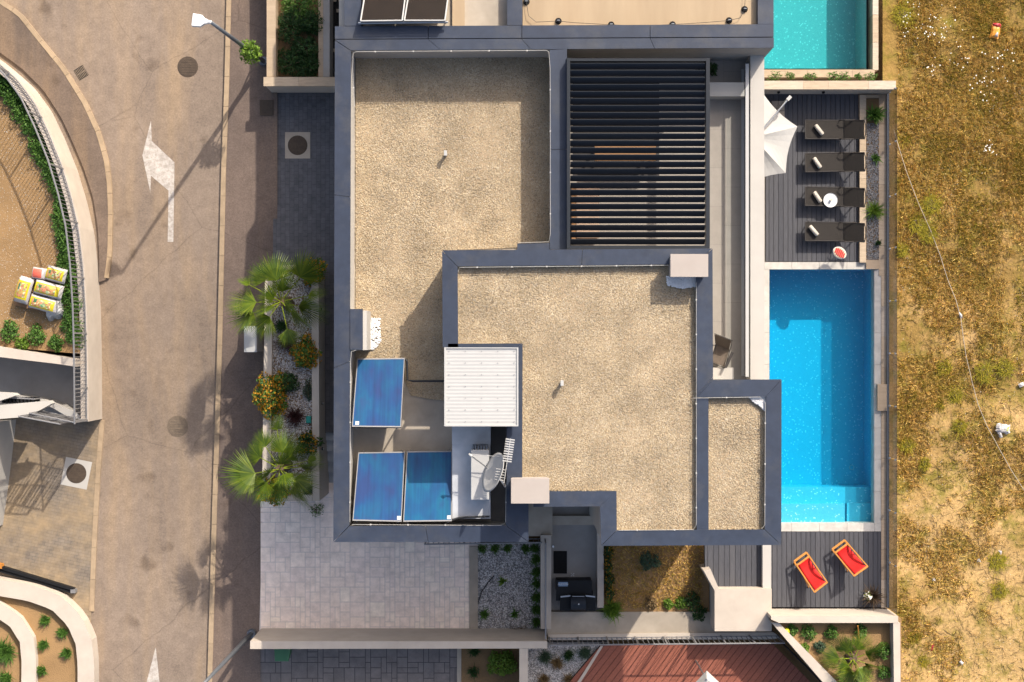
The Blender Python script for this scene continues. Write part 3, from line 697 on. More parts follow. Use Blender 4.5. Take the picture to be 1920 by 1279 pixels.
# gutter grate
t = thing('drain_grate', 'small square gutter grate by the curved kerb', 'drain grate', W(152, 137, -.39))
A_ = 0.9
def rotpx(cx, cy, x, y, a): return (cx + x * math.cos(a) - y * math.sin(a), cy + x * math.sin(a) + y * math.cos(a))
ga = math.radians(58)
prism('pit', [rotpx(152, 137, x, y, ga) for x, y in ((-11, -10), (11, -10), (11, 10), (-11, 10))], .006 - .4, -.5, 'black_void', t)
for k in range(7):
    y = -8.6 + k * 2.85
    prism('bar', [rotpx(152, 137, x, yy, ga) for x, yy in ((-10, y - .75), (10, y - .75), (10, y + .75), (-10, y + .75))], .014 - .4, -.42, 'dusty_iron', t)
prism('middle_bar', [rotpx(152, 137, x, y, ga) for x, y in ((-.9, -9.5), (.9, -9.5), (.9, 9.5), (-.9, 9.5))], .016 - .4, -.42, 'dusty_iron', t)
# street lamps
def lamp(px, py, z, hpx, hpy, hz, label, head_dir):
    b0 = W(px, py, z); top = W(hpx, hpy, hz)
    t = thing('street_lamp', label, 'street lamp', b0)
    MB().disc(b0, .17, .12, 16, .14).build('base_plate', 'lamp_grey', t)
    MB().tube([b0, b0.lerp(top, .5), top], [.085, .07, .05], 12).build('pole', 'lamp_grey', t, True)
    d = Vector((*head_dir, 0)).normalized(); s = Vector((-d.y, d.x, 0)); u = Vector((0, 0, 1))
    MB().tube([top - d * .02, top + d * .16], .055, 10).build('spigot', 'lamp_white', t, True)
    o = [(.10, .07), (.20, .09), (.32, .185), (.60, .20), (.62, .18), (.62, -.18), (.60, -.20), (.32, -.185), (.20, -.09), (.10, -.07)]
    mb = MB().loft2([top + d * a * .86 + s * b_ * .92 + u * .06 for a, b_ in o][::-1], [top + d * a * .86 + s * b_ - u * .05 for a, b_ in o][::-1])
    mb.build('lamp_head', 'lamp_white', t, bevel=.012)
lamp(495, 116, -.3, 395, 42, 5.85, 'grey street lamp with white flat head leaning over the upper road', (-1, .12))
lamp(472, 1188, -1.3, 371, 1294, 5.4, 'grey street lamp pole rising at the bottom edge by the driveway wall', (-.5, -1))

# ================================================================== MEADOW (right)
NX, NY = 36, 110
V, F = [], []
for j in range(NY):
    for i in range(NX):
        x, y = 1655 + i * 24.0, -200 + j * 15.0
        w = W(x, y, -.35); hgt = .10 * (math.sin(x * .021 + y * .013) + math.sin(y * .035 - x * .011) * .6) * min(1, max(0, (x - 1665) / 40))
        V.append((w.x, w.y, -.35 + hgt * .6))
for j in range(NY - 1):
    for i in range(NX - 1):
        k = j * NX + i; F.append((k + NX, k + NX + 1, k + 1, k))
meadow = structure(mesh('meadow', V, F, 'meadow_soil', smooth=True))
def mz(X, Y):
    px = X * S / (H + .35) * H + 960; py = 640 - Y * S / (H + .35) * H
    return -.35 + .06 * (np.sin(px * .021 + py * .013) + np.sin(py * .035 - px * .011) * .6) * np.clip((px - 1665) / 40, 0, 1)
def meadow_grass(name, n, seed, thr, mat, hgt, wid, lean, bias, label, soft=.16):
    X, Y = sample(rect(1684, -60, 2010, 1340), -.35, n)
    d = vnoise(X * .75 + 20, Y * .75 + 30, seed, 4) + bias * np.clip((Y + 1.0) / 12, -1, 1)
    d = d + .35 * (vnoise(X * 4.1 + 3, Y * 4.1 + 8, seed + 40, 2) - .5)
    k = RNG.random(len(X)) < np.clip((d - thr) / soft, .04, 1) ** 1.3; X, Y = X[k], Y[k]
    V, F = blades(X, Y, mz(X, Y) - .01, hgt, wid, lean)
    o = mesh(name, V, F, mat, kind='stuff'); o['label'] = label; o['category'] = 'grass'
meadow_grass('dry_grass', 150000, 31, .40, 'grass_dry', .10, .008, 1.6, .22, 'dry straw-coloured grass over the sandy meadow')
meadow_grass('short_grass', 110000, 77, .57, 'grass_green', .09, .008, 1.3, .04, 'olive green grass patches scattered over the meadow')
X, Y = sample(rect(1690, -50, 1990, 1330), -.35, 5200); V, F = blades(X, Y, mz(X, Y), .10, .006, 3.4)
o = mesh('straw', V, F, 'leaf_straw', kind='stuff'); tag(o, 'long pale straw stalks lying over the meadow', 'straw')
X, Y = sample(rect(1684, -40, 2000, 1320), -.35, 3200)
o = stones('pebbles', None, -.345, 0, .012, 'scrap', None, XY=(X, Y)); o.location.z += 0; tag(o, 'pale pebbles and bits strewn over the meadow', 'pebbles')
# little white flowers in the upper meadow
cl = [(1760, 40, 30, 20), (1745, 60, 22, 24), (1850, 130, 45, 22), (1800, 110, 30, 14), (1840, 170, 20, 10), (1858, 282, 14, 22), (1745, 125, 14, 10), (1700, 30, 12, 8), (1880, 100, 25, 12), (1715, 15, 14, 6), (1700, 60, 10, 6)]
XY = []
for cx, cy, r, n in cl:
    for k in range(n):
        w = W(cx + random.gauss(0, r * .55), cy + random.gauss(0, r * .5), -.2); XY.append((w.x, w.y))
mb = MB()
for x, y in XY:
    z = float(mz(np.array([x]), np.array([y]))[0]) + .10; r = random.uniform(.012, .026); mb.disc((x, y, z), r * .6, .012, 6, r)
o = mb.build('meadow_flowers', 'petal_white', kind='stuff'); tag(o, 'small white flowers dotted through the upper meadow', 'flowers')
# long cable across the meadow
pts = [(1676, 243), (1690, 290), (1700, 322), (1722, 380), (1746, 432), (1765, 480), (1778, 524), (1793, 565), (1801, 600), (1806, 636), (1812, 668), (1826, 722), (1836, 760), (1852, 800), (1872, 838), (1895, 880), (1922, 922), (1960, 985)]
cp = [W(x, y, -.20) for x, y in pts]; cp = [Vector((p.x, p.y, float(mz(np.array([p.x]), np.array([p.y]))[0]) + .10)) for p in cp]
t = thing('cable', 'thin pale cable lying across the meadow', 'cable', cp[8])
MB().tube(cp, .011, 6).build('wire', 'cable', t, True)
mb = MB(); c = W(1800, 592, -.24); mb.tube([c + Vector((-.05, .11, .05)), c + Vector((0, 0, .07)), c + Vector((.03, -.10, .05))], [.02, .055, .03], 8); mb.build('joint_sleeve', 'litter_white', t, True)
# litter
def crumple(name, px, py, z, ax, ay, h, rz, mat, parent, seed=1, nx=7, ny=7, jit=.02):
    rr = random.Random(seed); V, F = [], []; c = W(px, py, z)
    for j in range(ny):
        for i in range(nx):
            u, v = i / (nx - 1) * 2 - 1, j / (ny - 1) * 2 - 1
            e = (1 - u * u) * (1 - v * v); x, y = u * ax + rr.uniform(-jit, jit), v * ay + rr.uniform(-jit, jit)
            V.append(c + Vector((x * math.cos(rz) - y * math.sin(rz), x * math.sin(rz) + y * math.cos(rz), h * e ** .5 + rr.uniform(0, jit))))
    for j in range(ny - 1):
        for i in range(nx - 1):
            k = j * nx + i; F.append((k, k + 1, k + nx + 1, k + nx))
    n = len(V); rim = [i for i in range(nx)] + [nx * (j + 1) - 1 for j in range(1, ny)] + [nx * ny - 1 - i for i in range(1, nx)] + [nx * (ny - 1 - j) for j in range(1, ny - 1)]
    V += [Vector((V[i].x, V[i].y, z - .02)) for i in rim]
    for k in range(len(rim)): F.append((rim[k], n + k, n + (k + 1) % len(rim), rim[(k + 1) % len(rim)]))
    F.append(tuple(n + k for k in range(len(rim))))
    return mesh(name, V, F, mat, parent)
t = thing('wrapper', 'crumpled orange and red snack wrapper in the upper right meadow grass', 'litter', W(1866, 60, -.22))
crumple('sleeve', 1866, 60, -.22, .145, .24, .10, -.18, 'litter_orange', t, 3, jit=.016)
crumple('red_end', 1869, 48, -.20, .14, .06, .10, -.18, 'litter_red', t, 4, jit=.016)
crumple('white_patch', 1868.5, 65, -.165, .06, .085, .065, -.18, 'litter_white', t, 5, jit=.008)
t = thing('plastic_bag', 'crumpled white carrier bag with lime print in the right meadow', 'litter', W(1882, 805, -.22))
crumple('bag_body', 1881, 804, -.22, .23, .15, .10, -.2, 'litter_white', t, 8, jit=.03)
crumple('lime_print', 1887, 805, -.14, .07, .07, .035, -.2, 'litter_lime', t, 9, jit=.012)
crumple('handle', 1875, 815, -.22, .05, .11, .06, .3, 'litter_white', t, 10, jit=.02)
for i, (x, y, a, b_, mt, lb) in enumerate([(1694, 754, .09, .05, 'litter_red', 'small red wrapper scrap by the glass wall in the meadow'), (1751, 1088, .06, .07, 'litter_white', 'white paper scrap in the lower meadow level with the red chairs'), (1875, 1035, .09, .06, 'litter_white', 'torn white scrap beside a green clump in the lower right meadow'), (1834, 1051, .07, .06, 'polythene', 'grey scrap of film in the lower right meadow'), (1748, 1214, .13, .03, 'litter_red', 'broken terracotta shard in the lower meadow'), (1803, 1243, .07, .05, 'litter_white', 'small white scrap near the bottom of the meadow'), (1915, 722, .09, .06, 'litter_white', 'white scrap at the right edge of the meadow')]):
    tag(crumple('scrap', x, y, -.33, a, b_, .035, i * 1.1, mt, None, 20 + i, 5, 5, .014), lb, 'litter')
# green weeds in the meadow
wd = [(1745, 385, .34), (1720, 420, .30), (1740, 440, .26), (1690, 470, .2), (1770, 690, .26), (1790, 742, .24), (1700, 835, .24), (1735, 870, .2), (1845, 700, .3), (1885, 690, .3), (1870, 965, .26), (1868, 1052, .3), (1873, 1108, .26), (1730, 1240, .2), (1700, 260, .26), (1692, 30, .34), (1760, 758, .2), (1715, 1195, .2), (1800, 800, .24), (1755, 1160, .18)]
for i, (x, y, r) in enumerate(wd):
    wz = -.34
    tuft('weed_clump', 'low green weed clump in the meadow, number %s of twenty from the top' % ['one','two','three','four','five','six','seven','eight','nine','ten','eleven','twelve','thirteen','fourteen','fifteen','sixteen','seventeen','eighteen','nineteen','twenty'][sorted(wd, key=lambda q: (q[1], q[0])).index((x, y, r))], 'weed', x, y, wz, r * 1.25, .2, int(260 * r / .25), .016, 'grass_green', 'weeds in the meadow', .5, r * .45)

# ================================================================== THE PLOT: flat sheets
structure(prism('driveway', [(512, 168), (760, 168), (760, 510), (512, 510)], -.344, -.8, 'paver_north'))
structure(prism('yard', [(600, 500), (760, 500), (760, 812), (600, 812)], -.35, -1.2, 'paver_north'))
structure(prism('yard', [(488, -240), (1378, -240), (1378, 168), (488, 168)], -.36, -1.0, 'dark_concrete'))
structure(prism('yard', [(1030, 990), (1440, 990), (1440, 1200), (1030, 1200)], -.90, -1.6, 'concrete'))
structure(prism('porch_floor', [(1060, 175), (1436, 175), (1436, 720), (1060, 720)], -.02, -1.0, 'terrace_tile'))

# stamped concrete driveway: an ashlar of separate slabs in two courses of sizes
def ashlar(root_name, x0, y0, nx, ny, cell, z, mat, keep, seed, sizes, gap=.6):
    rr = random.Random(seed); root = bpy.data.objects.new(root_name, None); COL.objects.link(root); root['kind'] = 'structure'
    root.location = W(x0 + nx * cell / 2, y0 + ny * cell / 2, z); WL[root] = root.location.copy()
    used = np.zeros((ny, nx), bool); cache = {}
    for j in range(ny):
        for i in range(nx):
            if used[j, i]: continue
            opts = sizes[:]; rr.shuffle(opts)
            for w, h in opts + [(1, 1)]:
                if i + w <= nx and j + h <= ny and not used[j:j + h, i:i + w].any(): break
            used[j:j + h, i:i + w] = True
            xa, ya, xb, yb = x0 + i * cell, y0 + j * cell, x0 + (i + w) * cell, y0 + (j + h) * cell
            if not keep((xa + xb) / 2, (ya + yb) / 2): continue
            c = W((xa + xb) / 2, (ya + yb) / 2, z)
            if (w, h) not in cache:
                k = (H - z) / H / S; a, b_ = (w * cell - gap) * k / 2, (h * cell - gap) * k / 2; e = .006
                me = bpy.data.meshes.new('slab')
                me.from_pydata([(-a, -b_, -.05), (a, -b_, -.05), (a, b_, -.05), (-a, b_, -.05), (-a + e, -b_ + e, 0), (a - e, -b_ + e, 0), (a - e, b_ - e, 0), (-a + e, b_ - e, 0)], [], [(4, 5, 6, 7), (0, 1, 5, 4), (1, 2, 6, 5), (2, 3, 7, 6), (3, 0, 4, 7)])
                me.materials.append(M[mat]); cache[(w, h)] = me
            o = bpy.data.objects.new('slab', cache[(w, h)]); COL.objects.link(o); o.parent = root
            o.location = c - WL[root] + Vector((0, 0, rr.uniform(-.003, .003)))
    return root
SZ = [(2, 2), (3, 3), (2, 3), (3, 2), (2, 2), (1, 2), (2, 1), (3, 2), (2, 3), (3, 3), (1, 3)]
drv = ashlar('driveway', 488, 905, 42, 30, 9.35, -1.25, 'slab_stamped', lambda x, y: not (x < 598 and y < 936), 3, SZ)
prism('joint_bed', [(493, 930), (600, 930), (600, 900), (900, 900), (900, 1190), (486, 1190)], -1.255, -1.7, 'joint', drv, zref=-1.25)
drv2 = ashlar('driveway', 487, 1213, 38, 14, 9.9, -1.33, 'slab_dark', lambda x, y: True, 5, SZ)
prism('joint_bed', rect(486, 1205, 866, 1360), -1.335, -1.8, 'joint_dark', drv2, zref=-1.33)

# board decks, each board its own object, clipped to the deck outline
def deck(pts, pitch, ang, z, mat, seed, gap=.75, butt=None):
    """boards run along direction ang (px space); butt = list of cuts along the run"""
    rr = random.Random(seed); root = bpy.data.objects.new('deck', None); COL.objects.link(root); root['kind'] = 'structure'
    root.location = P(pts, z)[0]; WL[root] = root.location.copy()
    n = (-math.sin(ang), math.cos(ang)); u = (math.cos(ang), math.sin(ang))
    d = [p[0] * n[0] + p[1] * n[1] for p in pts]; s = min(d)
    while s < max(d):
        strip = clip_poly(pts, n[0], n[1], s + gap / 2); strip = clip_poly(strip, -n[0], -n[1], -(s + pitch - gap / 2)) if strip else []
        if len(strip) >= 3:
            e = [p[0] * u[0] + p[1] * u[1] for p in strip]; cuts = [min(e) - 1]
            if butt: cuts.append(min(e) + (max(e) - min(e)) * rr.uniform(.2, .8))
            cuts.append(max(e) + 1)
            for c0, c1 in zip(cuts[:-1], cuts[1:]):
                q = clip_poly(strip, u[0], u[1], c0 + .3); q = clip_poly(q, -u[0], -u[1], -(c1 - .3)) if q else []
                if len(q) >= 3: prism('board', q, z + rr.uniform(-.002, .002), z - .03, mat, root)
        s += pitch
    prism('joist_bed', pts, z - .032, z - .2, 'black_void', root, zref=z)
    return root
deck([(1436, 177), (1611, 177), (1611, 491), (1436, 491)], 8.9, PI / 2, 0.02, 'deck_grey', 1)
deck([(1444, 998), (1655, 998), (1655, 1139), (1446, 1139)], 9.0, PI / 2, 0.02, 'deck_grey', 2)
deck([(1321, 1000), (1429, 1000), (1430, 1106), (1347, 1106), (1330, 1070), (1322, 1066)], 10.3, PI / 2, 0.06, 'deck_grey', 4)
deck([(1128, 1209), (1450, 1209), (1540, 1300), (1600, 1370), (990, 1370)], 10.6, math.radians(128), -.62, 'deck_red', 6)

# ================================================================== POOLS
def pool(label, x0, y0, x1, y1, zw, depth, tile, wat, name='swimming_pool'):
    c = W((x0 + x1) / 2, (y0 + y1) / 2, zw - depth); t = thing(name, label, 'pool', c)
    a, b_ = W(x0, y1, zw), W(x1, y0, zw); zf = zw - depth
    MB().add([(a.x, a.y, zf), (b_.x, a.y, zf), (b_.x, b_.y, zf), (a.x, b_.y, zf)], [(0, 1, 2, 3)]).build('pool_floor', tile, t)
    mb = MB(); q = [(a.x, a.y), (b_.x, a.y), (b_.x, b_.y), (a.x, b_.y)]
    for i in range(4):
        p, r = q[i], q[(i + 1) % 4]; mb.add([(p[0], p[1], zf), (r[0], r[1], zf), (r[0], r[1], zw + .08), (p[0], p[1], zw + .08)], [(3, 2, 1, 0)])
    mb.build('pool_wall', tile, t)
    e = .003
    MB().box(((a.x + b_.x) / 2, (a.y + b_.y) / 2, (zw + zf) / 2 + e), (b_.x - a.x - 2 * e, b_.y - a.y - 2 * e, depth - 2 * e)).build('water', wat, t)
    return t
pl = pool('blue mosaic swimming pool with corner steps beside the deck', 1442, 505, 1640, 982, -.10, 1.42, 'mosaic_blue', 'water_blue')
MB().prism(P(rect(1443, 914, 1639, 981), -.62), -1.515).build('step', 'mosaic_blue', pl)
MB().prism(P(rect(1444, 946, 1584, 980.5), -.26), -.619).build('step', 'mosaic_blue', pl)
MB().prism(P(rect(1444, 960, 1486, 980), -.20), -.259).build('step', 'mosaic_blue', pl)
MB().prism(P(rect(1588, 944, 1638.5, 980.5), -.48), -.619).build('step', 'mosaic_blue', pl)
c = W(1597, 877, -1.51); mb = MB()
for k in range(24):
    a = 2 * PI * k / 24; a2 = 2 * PI * (k + 1) / 24
    mb.add([c + Vector((.07 * math.cos(q), .07 * math.sin(q), 0)) for q in (a, a2)] + [c + Vector((.09 * math.cos(q), .09 * math.sin(q), 0)) for q in (a2, a)], [(0, 3, 2, 1)])
mb.build('floor_drain', 'china', pl)
cop = bpy.data.objects.new('pool_surround', None); COL.objects.link(cop); cop['kind'] = 'structure'; cop.location = W(1540, 498, 0); WL[cop] = cop.location.copy()
for i in range(4):
    x = 1433 + i * 51.75; prism('coping_stone', rect(x + .2, 492, x + 51.5, 505.5), .03, -.4, 'pool_coping', cop)
    prism('coping_stone', rect(x + .2, 981.5, x + 51.5, 997), .03, -.4, 'pool_coping', cop)
for i in range(8):
    y = 505.5 + i * 59.5
    prism('coping_stone', rect(1433, y + .2, 1442.5, y + 59.3), .03, -.4, 'pool_coping', cop); prism('coping_stone', rect(1639.5, y + .2, 1652, y + 59.3), .03, -.4, 'pool_coping', cop)
prism('coping_stone', rect(1640.2, 981.7, 1654.5, 997), .03, -.4, 'pool_coping', cop)
np_ = pool('turquoise pool of the neighbouring house with an overflow edge', 1380, -200, 1623, 130, .25, 1.35, 'mosaic_turquoise', 'water_turquoise')
prism('overflow_gutter', rect(1624, -200, 1636, 131), -.2, -.5, 'gravel_black', np_)
for i in range(5):
    x = 1430 + i * 42; prism('coping_stone', rect(x + .2, 131, x + 41.8, 145.5), .36, -.4, 'travertine_slab', np_)
for i in range(6):
    y = -180 + i * 52; prism('coping_stone', rect(1636.5, y + .2, 1647, y + 51.8), .36, -.4, 'travertine_slab', np_)

# ================================================================== RIGHT BOUNDARY: planter, ledge, smoked glass
gl = thing('glass_balustrade', 'long smoked glass balustrade along the meadow edge of the pool terrace', 'balustrade', W(1663, 640, 0))
for i in range(11):
    y0 = 176 + i * 97.3 + .6; y1 = min(176 + (i + 1) * 97.3 - .6, 1139)
    if y1 - y0 < 10: continue
    a, b_ = W(1663, y1, 0), W(1663, y0, 0)
    MB().box(((a.x), (a.y + b_.y) / 2, .66), (.016, b_.y - a.y, 1.02)).build('glass_pane', 'glass_smoke', gl)
    MB().box((a.x, b_.y, .30), (.06, .06, .10)).build('clamp', 'steel', gl); MB().box((a.x, b_.y, 1.0), (.05, .05, .06)).build('clamp', 'steel', gl)
a, b_ = W(1663, 1139, 0), W(1663, 176, 0)
MB().box((a.x, (a.y + b_.y) / 2, .10), (.07, b_.y - a.y, .10)).build('foot_channel', 'lamp_grey', gl)
ld = structure(bpy.data.objects.new('ledge', None)); COL.objects.link(ld); ld.location = W(1655, 640, 0); WL[ld] = ld.location.copy()
for i in range(17):
    y0 = 176 + i * 57; y1 = min(y0 + 57, 1140)
    prism('ledge_stone', rect(1652.5 if y0 > 480 else 1648, y0 + .2, 1667, y1 - .2), .05, -1.0, 'travertine_slab', ld)
o = prism('skimmer_lid', rect(1645.5, 721, 1666, 771), .14, .0, 'travertine'); tag(o, 'small beige stone hatch on the ledge right of the pool', 'hatch')
prism('glass_front', rect(1641.5, 720, 1645, 771), .12, .031, 'glass_clear', o)
pb = thing('planter', 'narrow slate-gravel planter between the loungers and the glass wall', 'planter', W(1637, 335, 0))
for i in range(6):
    y0 = 178 + i * 52.5; prism('edge_stone', rect(1612, y0 + .2, 1624, y0 + 52.3), .16, -.2, 'travertine_slab', pb)
prism('end_stone', rect(1624.3, 178, 1648, 184), .158, -.2, 'travertine', pb); prism('end_stone', rect(1624.3, 488, 1647.8, 505), .10, -.2, 'travertine', pb)
prism('soil_fill', rect(1624, 184, 1648, 488), .06, -.2, 'soil_dark', pb)
stones('slate_chippings', rect(1625, 232, 1647.5, 487), .065, 3300, .026, 'gravel_slate', pb)

# north-east boundary wall with stone coping
bw = thing('boundary_wall', 'stone-capped wall between the sun deck and the turquoise pool', 'wall', W(1560, 170, 0))
for i, (xa, xb) in enumerate([(1405, 1506), (1506, 1553), (1553, 1629), (1629, 1680)]):
    prism('coping_stone', rect(xa + .15, 152, xb - .15, 168), .98, .90, 'travertine_slab', bw)
prism('wall', rect(1406, 153.5, 1678, 167), .90, -.5, 'plaster', bw, zref=.98)
for x in (1459, 1543):
    p = W(x, 170.5, .45); q = thing('wall_light', 'small black wall light on the deck boundary wall, %s one' % ('left' if x < 1500 else 'right'), 'wall light', p, 'wall lights on the boundary wall')
    MB().box(p, (.09, .06, .14)).build('housing', 'black_metal', q); MB().disc(p + Vector((0, -.07, .03)), .045, .08, 12).build('shade', 'black_metal', q)
# south-east planter walls
sw = thing('planter_wall', 'beige plastered wall closing the lower right planter', 'wall', W(1600, 1160, -.5))
prism('wall', [(1446, 1156), (1684, 1156), (1684, 1168.5), (1461, 1168.5), (1446, 1162)], 1.20, -.8, 'plaster', sw)
prism('side_wall', [(1675, 1168.7), (1688, 1168.7), (1689, 1330), (1677, 1330)], 1.19, -.8, 'plaster', sw, zref=1.2)
prism('skew_wall', [(1447, 1168), (1461, 1169), (1590, 1300), (1560, 1300)], 1.05, -.8, 'plaster', sw)
prism('soil_fill', [(1450, 1160), (1690, 1160), (1690, 1340), (1600, 1340)], .78, -.79, 'soil', sw)
# ================================================================== THE VILLA
villa = thing('villa', 'flat-roofed modern villa with gravel roofs and dark metal parapet caps', 'house', W(980, 560, 0))
def body(name, pts, zref, z1, z0, mat): return prism(name, pts, z1, z0, mat, villa, zref=zref)
body('wall', [(632, 79), (1046, 79), (1046, 480), (986, 480), (986, 1011), (632, 1011)], 5.0, 3.68, -1.2, 'white_plaster')
body('wall', [(834, 474), (1331, 474), (1331, 717), (1380, 717), (1380, 1018), (1129, 1018), (1129, 945), (977, 945), (977, 652), (834, 652)], 5.8, 5.52, -1.2, 'white_plaster')
prism('canopy_slab', rect(1380.5, 717, 1461, 1018), 5.52, 5.2, 'white_plaster', villa, zref=5.8)
for x_, y_ in ((1455, 723),): prism('column', rect(x_ - 6, y_ - 6, x_ + 6, y_ + 6), 5.199, -.2, 'white_plaster', villa, zref=5.8)
body('wall', rect(1046.5, 79, 1334, 476), 5.0, 3.06, -1.2, 'white_plaster')
body('terrace_slab', [(1334.5, 93), (1429, 93), (1429, 716), (1334.5, 716)], 3.1, 3.06, 2.72, 'white_plaster')
body('terrace_floor', [(1062, 113), (1406, 113), (1406, 712), (1335, 712), (1335, 478), (1062, 478)], 3.1, 3.10, 3.061, 'terrace_tile')
def cap(quad, z, zb, joints=(), mat='cap_metal', wall=True, t=.05, wmat='white_plaster'):
    """quad px: outer a, outer b, inner b, inner a; joints = fractions along the run"""
    oa, ob, ib, ia = [Vector(q) for q in quad]; cuts = [0.0] + list(joints) + [1.0]
    for c0, c1 in zip(cuts[:-1], cuts[1:]):
        g = .45 / max((ob - oa).length, 1)
        e0, e1 = c0 + (g if c0 > 0 else 0), c1 - (g if c1 < 1 else 0)
        q = [oa.lerp(ob, e0), oa.lerp(ob, e1), ia.lerp(ib, e1), ia.lerp(ib, e0)]
        prism('parapet_cap', [tuple(p) for p in q], z, z - t, mat, villa)
    if wall:
        q = [oa.lerp(ia, .08), ob.lerp(ib, .08), ob.lerp(ib, .93), oa.lerp(ia, .93)]
        prism('parapet', [tuple(p) for p in q], z - t - .001, zb, wmat, villa, zref=z)
Z5, Z6 = 5.0, 5.8
cap([(628, 75), (1451, 71), (1451, 90), (658, 95)], Z5, 3.0, (.212, .425, .718), wmat='grey_plaster')
cap([(625, 1016), (628, 76.5), (658, 96), (655, 986)], Z5, 3.6, (.346, .692))
cap([(991, 1017), (625.5, 1017), (655.5, 987), (948, 986)], Z5, 3.6, (.514,))
cap([(991, 900), (991, 1016), (948.5, 985.5), (949, 900)], Z5, 3.6)
cap([(1063, 92.5), (1063, 468), (1031, 468), (1031, 94)], Z5, 3.0, (.5,), wmat='grey_plaster')
cap([(970, 457), (1030.5, 456), (1030.5, 471), (970, 471)], Z5 - .02, 3.6)
# shaft on the west parapet
prism('shaft', rect(657, 583, 687.5, 657), 4.96, 3.6, 'white_plaster', villa); prism('parapet_cap', rect(656.5, 580, 680, 656), 5.03, 4.961, 'cap_metal', villa)
# upper roof caps (mitred ring)
cap([(829, 470), (1335, 466.5), (1305, 496), (858, 500)], Z6, 5.4, (.52,))
cap([(830, 652), (829, 471), (858, 501), (859, 652)], Z6, 5.4)
cap([(1336, 467), (1337, 713), (1307, 745), (1305, 496.5)], Z6, 5.4, (.98,))
cap([(1337.5, 713), (1465, 712), (1436, 744), (1307.5, 745.5)], Z6, 5.4)
cap([(1465.5, 712.5), (1465, 1022), (1434, 993), (1436.5, 744)], Z6, 5.4)
cap([(1464.5, 1022.5), (1128, 1024), (1157, 995), (1433.5, 993.5)], Z6, 5.4)
cap([(1127.5, 1023), (1125, 950), (1156, 921), (1156.5, 994.5)], Z6, 5.4)
cap([(1124.5, 950), (1000, 951), (1000, 922), (1155.5, 921.5)], Z6, 5.4)
cap([(950, 918), (950, 665), (980, 645), (979, 918)], Z6, 5.0)
cap([(950, 664.5), (840, 664.5), (840, 645), (980, 644.5)], Z6, 5.0)
prism('parapet_cap', rect(1306.5, 746, 1328.5, 994), 5.77, 5.4, 'cap_metal', villa)
# roof surfaces
prism('roof_deck', [(664, 100), (1034, 100), (1034, 475), (832, 475), (832, 655), (952, 655), (952, 990), (655, 990)], 3.72, 3.681, 'concrete', villa)
LOW = [(667, 104), (1033, 104), (1033, 462), (838, 470), (838, 660), (836, 752), (800, 748), (770, 742), (745, 676), (667, 676)]
prism('gravel_bed', LOW, 3.748, 3.7205, 'screed', villa)
stones('roof_gravel', LOW, 3.75, 80000, .0225, 'gravel_gold', villa, .025)
UP = [(857, 499), (1306, 495), (1306, 996), (1156, 996), (1156, 921), (979, 921), (979, 647), (857, 650)]
UP2 = [(1328, 744), (1436, 743), (1436, 994), (1328, 994)]
for pts, n in ((UP, 88000), (UP2, 11000)):
    prism('gravel_bed', pts, 5.583, 5.525, 'screed', villa, zref=5.8); stones('roof_gravel', pts, 5.585, n, .0225, 'gravel_gold', villa, .025)
# white pebble patches by the outlets
for pts, z, n in (([(687, 598), (712, 597), (714, 640), (703, 656), (688, 655)], 3.80, 420), ([(1250, 518), (1306, 514), (1306, 538), (1280, 541), (1252, 536)], 5.66, 700), ([(1404, 744), (1436, 744), (1436, 775), (1426, 762), (1410, 752)], 5.68, 300)):
    stones('white_pebbles', pts, z, n, .036, 'gravel_white', villa)
# terrace parapet with clear glass guard
prism('terrace_wall', [(1407, 91), (1433, 90), (1433, 712), (1407, 712)], 3.8, 2.6, 'white_plaster', villa)
prism('terrace_beam', rect(1331, 155, 1396, 181), 3.65, 3.101, 'white_plaster', villa)
prism('pier', [(1334, 690), (1376, 690), (1376, 712), (1334, 712)], 3.5, 3.101, 'white_plaster', villa)
gg = thing('glass_guard', 'clear glass guard rail along the white terrace parapet', 'balustrade', W(1401, 420, 3.1))
for i in range(5):
    y0 = 120 + i * 117.5; a, b_ = W(1401, y0 + .8, 3.5), W(1401, y0 + 116.5, 3.5)
    MB().box((a.x, (a.y + b_.y) / 2, 3.52), (.016, a.y - b_.y, .82)).build('glass_pane', 'glass_clear', gg)
a, b_ = W(1401, 120, 3.97), W(1401, 707, 3.97)
MB().box((a.x, (a.y + b_.y) / 2, 3.955), (.10, a.y - b_.y, .035)).build('hand_rail', 'white_metal', gg)
MB().box((a.x + .01, (a.y + b_.y) / 2, 3.13), (.09, a.y - b_.y, .06)).build('foot_channel', 'white_metal', gg)
# chimneys
for pts, lb in ((rect(1257, 477, 1328, 520), 'beige square chimney block at the upper right corner of the high roof'), (rect(958, 897, 1030, 945), 'beige square chimney block at the lower left corner of the high roof')):
    x0, y0 = pts[0]; x1, y1 = pts[2]; t = thing('chimney', lb, 'chimney', W((x0 + x1) / 2, (y0 + y1) / 2, 5.5))
    prism('shaft', [(x0 + 2.5, y0 + 2.5), (x1 - 2.5, y0 + 2.5), (x1 - 2.5, y1 - 2.5), (x0 + 2.5, y1 - 2.5)], 6.25, 5.3, 'chimney_stone', t, zref=6.33); prism('cap_slab', pts, 6.33, 6.2505, 'chimney_stone', t, bevel=.01)
# vent pipes
for x, y, z, lb in ((836, 291, 3.75, 'short white vent pipe standing on the lower gravel roof'), (1053, 719, 5.6, 'short white vent pipe standing on the high gravel roof')):
    p = W(x, y, z); t = thing('vent_pipe', lb, 'vent pipe', p)
    MB().disc(p, .05, .26, 14).build('pipe', 'white_metal', t, True); MB().box(p + Vector((.0, .01, .30)), (.09, .16, .10)).build('cowl', 'white_metal', t, bevel=.01)
